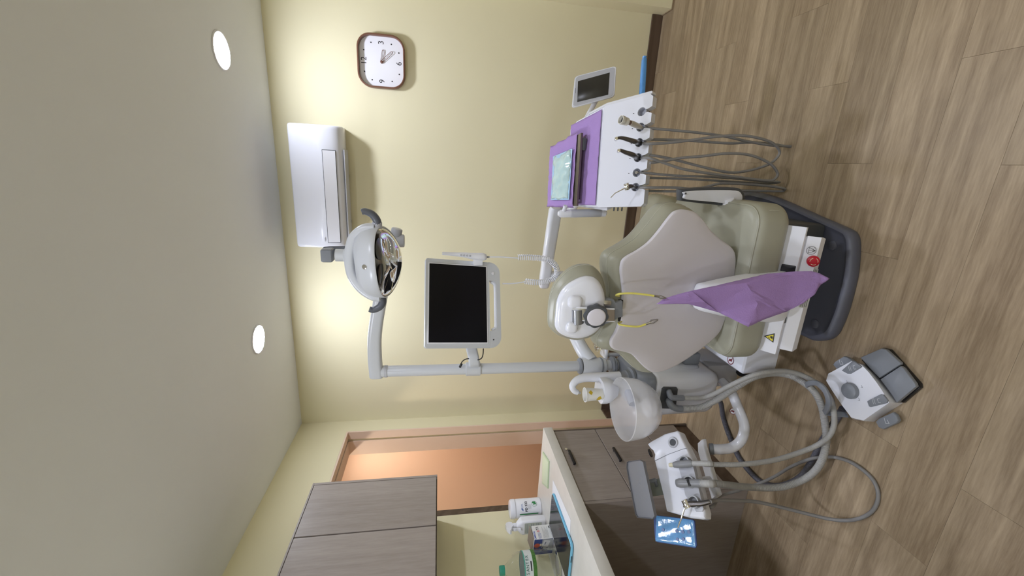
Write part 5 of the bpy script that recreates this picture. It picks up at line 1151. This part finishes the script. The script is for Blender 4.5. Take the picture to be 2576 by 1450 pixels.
# ------------------------------------------------------------------ suction hoses: unit elbows -> hook of the foot control -> console
G_S = 'suction hoses of the console'
def suction():
    Yf = 1.488
    # wide evacuator hose
    t = thing('suction_hose', 'thick ribbed suction hose with wide open tip on the assistant console', 'hose', kp(840, 655, 0.02), G_S)
    el = [at(1682, 1007, 'y', Yf), at(1684, 1012, 'y', Yf-0.028), at(1690, 1022, 'y', Yf-0.040), at(1703, 1028, 'y', Yf-0.040), at(1714, 1029, 'y', Yf-0.038)]
    b = nb(); tube(b, spl(el, 5), [0.0135]*6+[0.0145]*15, 18); obj('elbow', b, MGREY, t, 60)
    tip = kp(690, 665, 0.024); tl = kp(945, 668, 0.022)
    path = [el[-1]]+[at(*zh([(x, y)])[0], 'z', z) for x, y, z in ((-70, 415, 0.42), (60, 360, 0.37), (200, 270, 0.34), (390, 160, 0.275), (560, 130, 0.165), (700, 155, 0.10), (830, 232, 0.088), (905, 315, 0.075), (950, 420, 0.06), (975, 560, 0.050), (985, 680, 0.056), (960, 820, 0.062), (900, 930, 0.066), (800, 1010, 0.085), (650, 1068, 0.13), (500, 1082, 0.20), (300, 1072, 0.31), (120, 1052, 0.42), (-20, 1035, 0.50))]+[kp(1080, 672, 0.012), tl]
    b = nb(); ribbed(b, spl(path, 8), 0.0135, 0.0062, 0.10, 12); obj('ribbed_tube', b, HOSE_L, t, 60)
    d = (tip-tl).normalized(); L = (tip-tl).length; M = frame(tl-d*0.006, d); b = nb()
    lathe(b, [(0.013, 0), (0.0145, 0.012), (0.0140, L*0.55), (0.0160, L*0.75), (0.0165, L*0.92), (0.0140, L+0.004), (0.0105, L+0.006), (0.0095, L-0.01)], M, 24); hb = obj('handpiece', b, mat('suction_grey', (0.22, 0.225, 0.24), 0.35), t, 50)
    b = nb(); lathe(b, [(0.0096, L-0.008), (0.0094, L-0.002)], M, 20); obj('bore', b, BLACK, hb)
    b = nb(); c = tl.lerp(tip, 0.40)+KN*0.0135; Mb = frame(c, KN, KA); box(b, (-0.004, -0.012, -0.002), (0.004, 0.012, 0.003), M=Mb, bev=0.001); obj('slide_valve', b, BLACK, hb)
    # thin saliva hose
    t = thing('suction_hose', 'thinner ribbed saliva hose with cream tip on the assistant console', 'hose', kp(790, 440, 0.02), G_S)
    el = [at(1683, 985, 'y', Yf), at(1684, 990, 'y', Yf-0.026), at(1690, 1000, 'y', Yf-0.036), at(1706, 1002, 'y', Yf-0.036), at(1718, 1002, 'y', Yf-0.034)]
    b = nb(); tube(b, spl(el, 5), [0.0115]*6+[0.0125]*15, 18); obj('elbow', b, MGREY, t, 60)
    tl = kp(850, 455, 0.020); tip = kp(655, 470, 0.022)
    path = [el[-1]]+[at(*zh([(x, y)])[0], 'z', z) for x, y, z in ((-50, 335, 0.42), (60, 300, 0.395), (200, 226, 0.375), (400, 140, 0.325), (600, 112, 0.225), (750, 135, 0.145), (880, 195, 0.088), (960, 262, 0.062), (1022, 350, 0.062), (1045, 450, 0.090), (1048, 560, 0.086), (1005, 655, 0.092), (900, 732, 0.10), (750, 792, 0.16), (550, 852, 0.26), (300, 886, 0.38), (120, 888, 0.46), (-20, 886, 0.53))]+[kp(1060, 458, 0.014), tl]
    b = nb(); ribbed(b, spl(path, 8), 0.0098, 0.0055, 0.09, 12); obj('ribbed_tube', b, HOSE_L, t, 60)
    d = (tip-tl).normalized(); L = (tip-tl).length; M = frame(tl-d*0.004, d); b = nb()
    lathe(b, [(0.0105, 0), (0.0135, 0.010), (0.0140, L*0.55), (0.0125, L*0.85), (0.010, L+0.002)], M, 24); hb = obj('handpiece', b, mat('suction_grey', (0.22, 0.225, 0.24), 0.35), t, 50)
    b = nb(); lathe(b, [(0.0078, L), (0.0080, L+0.016), (0.0070, L+0.020), (0.004, L+0.0215)], M, 20); obj('rubber_tip', b, mat('cream_rubber', (0.62, 0.58, 0.42), 0.5), hb)
    # syringe with its thin hose
    t = thing('water_syringe', 'chrome water syringe lying across the blue film of the assistant console', 'dental tool', kp(880, 880, 0.02), G_S)
    q0, q1 = kp(960, 885, 0.016), kp(800, 890, 0.030)
    body(t, 'grip', [kp(1050, 865, 0.008), q0, q0.lerp(q1, 0.5), q1], [0.007, 0.0095, 0.0100, 0.0110], GUNMET)
    b = nb(); cyl(b, q1+V(-0.008, -0.012, -0.002), q1+V(0.008, 0.012, 0.004), 0.0125, 20, 0.002); obj('valve_head', b, CHROME, t)
    for k in (-1, 1):
        c = q1+V(k*0.004, k*0.006, 0.013); b = nb(); cyl(b, c-V(0, 0, 0.004), c+V(0, 0, 0.002), 0.0042, 12, 0.001); obj('button', b, CHROME, t)
    b = nb(); tube(b, [q1, kp(770, 960, 0.034), kp(738, 1060, 0.034), kp(724, 1085, 0.034), kp(704, 1145, 0.033)], [0.004, 0.0026, 0.0024, 0.0028, 0.0026], 10); obj('nozzle', b, CHROME, t, 60)
    path = [kp(1050, 865, 0.008)]+[at(*zh([(x, y)])[0], 'z', z) for x, y, z in ((60, 1186, 0.52), (200, 1186, 0.43), (400, 1197, 0.31), (600, 1240, 0.20), (800, 1290, 0.11), (1000, 1338, 0.045), (1150, 1352, 0.018), (1280, 1328, 0.009), (1375, 1262, 0.008), (1415, 1160, 0.008), (1392, 1050, 0.008), (1320, 960, 0.008), (1200, 875, 0.008), (1080, 833, 0.008), (980, 826, 0.022), (850, 842, 0.036), (700, 902, 0.032), (560, 985, 0.042), (440, 1040, 0.06), (250, 1105, 0.15), (100, 1152, 0.25))]+[kp(1090, 905, -0.12), kp(1010, 930, -0.10), kp(950, 930, -0.052)]
    b = nb(); tube(b, spl(path, 8), 0.0066, 10); obj('thin_hose', b, HOSE, t, 60)
suction()

# ================================================================== THINGS ON THE WORKTOP
ZT = 0.9153
def worktop_things():
    # tub of wipes
    c = V(0.100, 2.005, ZT)
    t = thing('wipes_tub', 'white round tub with green printed label at the wall end of the worktop', 'container', c)
    b = nb(); lathe(b, [(0.050, 0.0), (0.053, 0.003), (0.053, 0.150), (0.050, 0.156)], Matrix.Translation(c), 40); o = obj('tub', b, WHITE_M, t, 40)
    b = nb(); lathe(b, [(0.050, 0.1565), (0.0545, 0.158), (0.0545, 0.178), (0.050, 0.186), (0.03, 0.190)], Matrix.Translation(c), 40); obj('lid', b, WHITE, t, 40)
    def lab(ang, z, R=0.0535):
        a = math.radians(ang); n = V(math.cos(a), math.sin(a), 0); return frame(c+n*R+V(0, 0, z), n)
    GR = mat('label_green', (0.03, 0.22, 0.07), 0.5); BL_ = mat('label_blue', (0.05, 0.13, 0.40), 0.5)
    A0 = -42
    text('label_text', 'FD 333', 0.019, lab(A0+4, 0.094), INK, o, bold=0.0006)
    b = nb(); M = lab(A0-6, 0.118)
    for k in range(3): stroke(b, (-0.012+0.004*k, -0.005), (-0.004+0.004*k, 0.006), 0.0025, M, 0.0010)
    obj('label_logo', b, BL_, o)
    text('label_text', 'DURR\nDENTAL', 0.0065, lab(A0+10, 0.118), BL_, o)
    b = nb(); M = lab(A0+16, 0.045); ringflat(b, 0.015, 0.0162, M, 0.0016); flat(b, [(-0.004, -0.013), (0.013, -0.006), (0.013, 0.008), (0.006, 0.013), (0.002, 0.004), (-0.008, 0.006), (-0.003, -0.002)], M, 0.0016); obj('label_emblem', b, GR, o)
    b = nb(); M = lab(A0+2, 0.072)
    for k in range(5): stroke(b, (-0.012, 0.010-0.004*k), (0.012, 0.010-0.004*k), 0.0008, M, 0.0016)
    obj('label_lines', b, MGREY, o)
    b = nb()
    for k in range(2):
        M = lab(-84+k*3, 0.085); stroke(b, (0, -0.062), (0, 0.05), 0.0045, M, 0.0007+0.0002*k)
    obj('label_stripe', b, GR, o)
    # spray bottle
    c = V(0.095, 1.885, ZT)
    t = thing('spray_bottle', 'white trigger spray bottle between the tub and the box', 'spray bottle', c)
    b = nb(); rings = []
    Rz = Matrix.Rotation(math.radians(14), 4, 'Z')
    def rg(w, h, r, z): return [c+Rz @ V(px_, py_, z) for px_, py_ in rrect(w, h, r, 5)]
    loft(b, [rg(0.078, 0.058, 0.012, 0), rg(0.082, 0.062, 0.014, 0.004), rg(0.082, 0.062, 0.014, 0.135), rg(0.078, 0.058, 0.016, 0.143), rg(0.045, 0.040, 0.016, 0.162), rg(0.030, 0.030, 0.0148, 0.168)]); bo = obj('bottle', b, WHITE_M, t, 40)
    b = nb(); lathe(b, [(0.0165, 0.168), (0.0165, 0.186), (0.013, 0.188)], Matrix.Translation(c), 24); obj('neck_collar', b, WHITE, t)
    d = V(0.35, -0.94, 0); dx = V(0.94, 0.35, 0); b = nb()
    pr = [(-0.026, 0.188), (0.020, 0.188), (0.026, 0.197), (0.060, 0.205), (0.062, 0.214), (0.030, 0.225), (-0.004, 0.229), (-0.026, 0.220), (-0.034, 0.203)]
    loft(b, [[c+d*x+dx*s+V(0, 0, z) for x, z in pr] for s in (-0.012, 0.012)]); obj('spray_head', b, WHITE, t, 30)
    b = nb(); q = [c+d*0.030+V(0, 0, 0.200), c+d*0.040+V(0, 0, 0.182), c+d*0.037+V(0, 0, 0.162), c+d*0.044+V(0, 0, 0.150)]; loft(b, [[p+dx*px_+d*py_ for px_, py_ in rrect(0.016, 0.006, 0.002, 2)] for p in spl(q, 4)]); obj('trigger', b, WHITE, t, 40)
    b = nb(); n = Rz @ V(0, -1, 0); M = frame(c+n*0.0316+V(0, 0, 0.075), n); flat(b, rrect(0.060, 0.10, 0.003, 2), M, 0.0004); lb = obj('back_label', b, mat('label_pale_green', (0.45, 0.48, 0.42), 0.5), bo)
    b = nb()
    for k in range(9): stroke(b, (-0.026, 0.042-0.0105*k), (0.026-0.02*(k % 3 == 2), 0.042-0.0105*k), 0.0032, M, 0.0007)
    obj('label_lines', b, MGREY, lb)
    # blood pressure monitor carton
    cw, cd, chh = 0.082, 0.115, 0.108
    e = V(0.190, 1.697, ZT)                        # nearest bottom corner
    dY = V(0.10, 0.995, 0).normalized(); dX = V(-0.995, 0.10, 0).normalized()
    t = thing('monitor_carton', 'white and blue carton picturing a blood pressure monitor', 'box', e+dY*cw/2+dX*cd/2)
    P = lambda a, b_, z: e+dY*a+dX*b_+V(0, 0, z)
    b = nb(); base = [P(0, 0, 0), P(cw, 0, 0), P(cw, cd, 0), P(0, cd, 0)]; loft(b, [base, [p+V(0, 0, chh) for p in base]]); bx = obj('carton', b, mat('carton_white', (0.72, 0.71, 0.70), 0.5), t, 25)
    b = nb(); slab(b, [P(cw*0.1, -0.001, chh+0.0008), P(cw*1.04, -0.001, chh+0.010), P(cw*1.04, cd, chh+0.010), P(cw*0.1, cd, chh+0.0008)], (0, 0, 1), 0.0012, 0.0003); obj('top_flap', b, mat('carton_brown', (0.24, 0.19, 0.15), 0.7), t)
    fn = dX.cross(V(0, 0, 1)).normalized(); fn = fn if fn.dot(dY) < 0 else -fn     # blue face looks back along -dY
    Mb = frame(P(0, cd/2, chh/2), -dY)
    bluem = mat('carton_blue', (0.025, 0.05, 0.22), 0.35)
    b = nb(); flat(b, [(-cd/2+0.0005, -chh/2+0.0005), (cd/2-0.0005, -chh/2+0.0005), (cd/2-0.0005, chh/2-0.0005), (-cd/2+0.0005, chh/2-0.0005)], Mb, 0.0003); bf = obj('blue_panel', b, bluem, t)
    b = nb(); flat(b, [(-0.035, -chh/2+0.002), (cd/2-0.002, -chh/2+0.002), (cd/2-0.002, 0.010), (-0.01, 0.010)], Mb, 0.0005); obj('picture_ground', b, mat('carton_silver', (0.36, 0.37, 0.40), 0.4), bf)
    b = nb(); ringflat(b, 0, 0.016, Mb @ Matrix.Translation((0.012, 0.036, 0)), 0.0008); obj('red_seal', b, mat('seal_red', (0.55, 0.10, 0.06), 0.5), bf)
    b = nb(); M2 = Mb @ Matrix.Translation((0.024, -0.012, 0)) @ Matrix.Rotation(math.radians(-14), 4, 'Z'); flat(b, rrect(0.046, 0.036, 0.004, 3), M2, 0.0009); pd = obj('pictured_device', b, mat('device_white', (0.66, 0.66, 0.68), 0.5), bf)
    b = nb(); stroke(b, (-0.010, 0.004), (0.010, 0.004), 0.004, M2, 0.0012); ringflat(b, 0.014, 0.020, M2 @ Matrix.Translation((-0.036, -0.004, 0)), 0.0011, 60, 300, 24, 0.8); obj('picture_print', b, mat('print_navy', (0.03, 0.04, 0.12), 0.5), bf)
    b = nb()
    for k in range(2): stroke(b, (0.006+0.014*0, 0.010+0.008*k), (0.024, 0.010+0.008*k), 0.005, Mb, 0.0009)
    obj('pale_bars', b, mat('cream_print', (0.8, 0.72, 0.5), 0.5), bf)
    Mw = frame(P(cw/2, 0, chh/2), -dX)
    for s, sz, x, z, m_ in (('OMRON', 0.0125, -0.016, 0.046, mat('print_royal', (0.03, 0.07, 0.38), 0.5)), ('T1', 0.020, 0.024, 0.025, INK)):
        text('print', s, sz, Mw @ Matrix.Translation((x, z, 0)), m_, bx, bold=0.0004)
    text('print', 'AUTOMATIC\nBLOOD PRESSURE\nMONITOR', 0.0062, Mw @ Matrix.Translation((-0.020, 0.020, 0)), mat('print_royal', (0.03, 0.07, 0.38), 0.5), bx)
    b = nb(); flat(b, rrect(0.010, 0.015, 0.001, 2), Mw @ Matrix.Translation((0.006, 0.024, 0)), 0.0005); obj('pink_print', b, mat('print_pink', (0.62, 0.30, 0.30), 0.5), bx)
    b = nb()
    for k in range(7): stroke(b, (-0.036, 0.0-0.0045*k), (0.030-0.010*(k % 3), 0.0-0.0045*k), 0.0009, Mw, 0.0005)
    obj('small_print', b, MGREY, bx)
    b = nb()
    for k in range(8): stroke(b, (0.020+0.0018*k, -0.049), (0.020+0.0018*k, -0.036), 0.0010, Mw, 0.0005)
    obj('barcode', b, INK, bx)
    # water bottle
    c = V(0.122, 1.600, ZT)
    BS, BZ = 2.05, 1.235
    t = thing('water_bottle', 'clear plastic water bottle with green cap and leafy label', 'bottle', c)
    prof = [(0.022, 0.004), (0.030, 0.001), (0.036, 0.006), (0.0375, 0.020), (0.0365, 0.034), (0.0375, 0.044), (0.0372, 0.060), (0.0350, 0.066), (0.0375, 0.072), (0.0375, 0.110), (0.0372, 0.150), (0.036, 0.168), (0.030, 0.190), (0.021, 0.212), (0.0190, 0.222), (0.0190, 0.228), (0.0190, 0.238)]
    prof = [(r*BS if z < 0.20 else r*(1+(BS-1)*max(0, (0.228-z)/0.028)*0.9), z*BZ) for r, z in prof]
    b = nb(); lathe(b, prof+[(r-0.0008, z) for r, z in reversed(prof)], Matrix.Translation(c), 36, False); bt = obj('bottle', b, CLEAR, t, 60)
    b = nb(); lathe(b, [(0.023, 0.278), (0.023, 0.300), (0.021, 0.304), (0.008, 0.305)], Matrix.Translation(c), 28); obj('cap', b, mat('cap_green', (0.02, 0.24, 0.16), 0.4), t, 40)
    b = nb(); lathe(b, [(0.0777, 0.1260), (0.0777, 0.1877)], Matrix.Translation(c), 36, False); lb = obj('label', b, mat('bottle_label', (0.62, 0.66, 0.66), 0.45), t, 60)
    b = nb(); lathe(b, [(0.0783, 0.1260), (0.0783, 0.1445)], Matrix.Translation(c), 36, False); obj('leaf_band', b, mat('leaf_print', (0.055, 0.17, 0.03), 0.5, vary=0.9, vscale=90), lb, 60)
    b = nb(); lathe(b, [(0.0781, 0.1828), (0.0781, 0.1890)], Matrix.Translation(c), 36, False); obj('green_band', b, mat('band_green', (0.10, 0.36, 0.28), 0.5), lb, 60)
    for k, ch in enumerate('SANTEX'):
        a = math.radians(-58+11*k); n = V(math.cos(a), math.sin(a), 0); text('label_letter', ch, 0.021, frame(c+n*0.0785+V(0, 0, 0.172), n), mat('label_dark_green', (0.02, 0.12, 0.09), 0.5), lb)
    b = nb()
    for k in range(6):
        a0, a1 = math.radians(-50+5*k), math.radians(-45+5*k); v = [c+V(0.0788*math.cos(a), 0.0788*math.sin(a), z) for a, z in ((a0, 0.151), (a1, 0.151), (a1, 0.157), (a0, 0.157))]; b.faces.new([b.verts.new(p) for p in v])
    bmesh.ops.remove_doubles(b, verts=b.verts[:], dist=1e-6); obj('label_bar', b, INK, lb)
    # tablet lying on papers
    A, B_, D_ = V(0.425, 1.768, 0), V(0.437, 1.425, 0), V(0.204, 1.762, 0); Cc = B_+(D_-A)
    def tb(s, u): p = A+(B_-A)*s+(D_-A)*u; return V(p.x, p.y, 0)
    pap = [at(x, y, 'z', ZT) for x, y in ((1391, 1214), (1398, 1212), (1437, 1308), (1438, 1347))]
    q = [V(0.462, 1.81, ZT), V(0.505, 1.50, ZT), V(0.30, 1.47, ZT), V(0.26, 1.78, ZT)]
    b = nb(); slab(b, q, (0, 0, 1), 0.0015, 0.0003); single('paper_sheets', b, mat('copy_paper', (0.80, 0.80, 0.84), 0.7), 'white paper sheets lying under the tablet', 'paper')
    t = thing('tablet', 'black screened tablet in a light blue case lying on the worktop', 'tablet', tb(0.5, 0.5)+V(0, 0, ZT+0.0015))
    def rq(k, r=0.02):
        pts = []
        for (s, u) in ((0, 0), (1, 0), (1, 1), (0, 1)):
            pts.append(tb(0.5+(s-0.5)*k, 0.5+(u-0.5)*k*(1 if k > 0.99 else 0.99)))
        out = []
        for i in range(4):
            a, b2, c_ = pts[i-1], pts[i], pts[(i+1) % 4]; d1, d2 = (a-b2).normalized(), (c_-b2).normalized()
            for s in range(6):
                th = math.pi/2*s/5; out.append(b2+d1*r*(1-math.sin(th))+d2*r*(1-math.cos(th)))
        return out
    z0 = ZT+0.0018
    def at_z(rg_, z): return [V(p.x, p.y, z) for p in rg_]
    b = nb(); loft(b, [at_z(rq(0.985), z0), at_z(rq(1.0), z0+0.003), at_z(rq(1.0), z0+0.010), at_z(rq(0.99), z0+0.0125), at_z(rq(0.975), z0+0.0125)]); cs = obj('case', b, mat('tablet_case_blue', (0.17, 0.46, 0.66), 0.4), t, 40)
    b = nb(); loft(b, [at_z(rq(0.975), z0+0.0126), at_z(rq(0.972), z0+0.0134)]); obj('screen', b, mat('tablet_black', (0.008, 0.008, 0.012), 0.12, spec=0.5), t, 30)
    b = nb(); p = tb(1.0, 0.35)+V(0, -0.0008, z0+0.006); box(b, p-V(0.018, 0.001, 0.002), p+V(0.018, 0.001, 0.002), bev=0.0008); obj('port_slot', b, BLACK, cs)
    b = nb(); slab(b, [V(p.x, p.y, z0+0.0136) for p in (tb(0.04, 0.93), tb(0.30, 0.93), tb(0.30, 0.955), tb(0.04, 0.955))], (0, 0, 1), 0.0004, 0.0001); obj('status_strip', b, INKW, t)
    # green pad near the end
    q = [V(p.x, p.y, ZT) for p in (at(1366, 1140, 'z', ZT), at(1383, 1163, 'z', ZT), at(1382, 1231, 'z', ZT), at(1369, 1232, 'z', ZT))]
    q = [V(0.47, 2.035, ZT), V(0.51, 1.90, ZT), V(0.35, 1.875, ZT), V(0.285, 1.99, ZT)]
    t = thing('paper_pad', 'pale green paper pad near the doorway end of the worktop', 'paper', sum(q, Vector())/4)
    b = nb(); slab(b, q, (0, 0, 1), 0.006, 0.001); obj('pad_block', b, mat('pad_green', (0.50, 0.60, 0.40), 0.6), t)
    b = nb(); slab(b, [p+V(0, 0, 0.0062) for p in inset_ring(q, 0.9)], (0, 0, 1), 0.0006, 0.0002); obj('top_sheet', b, mat('pad_sheet', (0.62, 0.68, 0.50), 0.7), t)
worktop_things()

def wrapper():
    c = V(1.245, 1.832, 0)
    zs = max((o.matrix_world @ v.co).z if False else v.co.z+ORG[o.name].z for o in bpy.data.objects if o.name.startswith('side_shelf') for v in o.data.vertices)
    t = thing('plastic_wrapper', 'crumpled clear wrapper on the small shelf behind the lamp post', 'wrapper', V(c.x, c.y, zs))
    random.seed(11); b = nb(); bmesh.ops.create_icosphere(b, subdivisions=3, radius=1.0)
    for v in b.verts:
        n = v.co.copy(); k = 1+0.28*math.sin(n.x*7+n.z*5)*math.sin(n.y*9)+random.uniform(-0.12, 0.12); v.co = V(c.x+n.x*0.034*k, c.y+n.y*0.024*k, zs+0.0205+max(n.z*0.022*k, -0.020))
    obj('film', b, CLEAR, t, 10)
    for i in range(3):
        b = nb(); p = V(c.x-0.014+0.012*i, c.y, zs+0.012); tube(b, spl([p, p+V(0.004, 0.004, 0.012), p+V(0.010, 0, 0.004)], 4), 0.0022, 6); obj('rubber_loop', b, mat('tan_rubber', (0.50, 0.30, 0.16), 0.5), t)
wrapper()
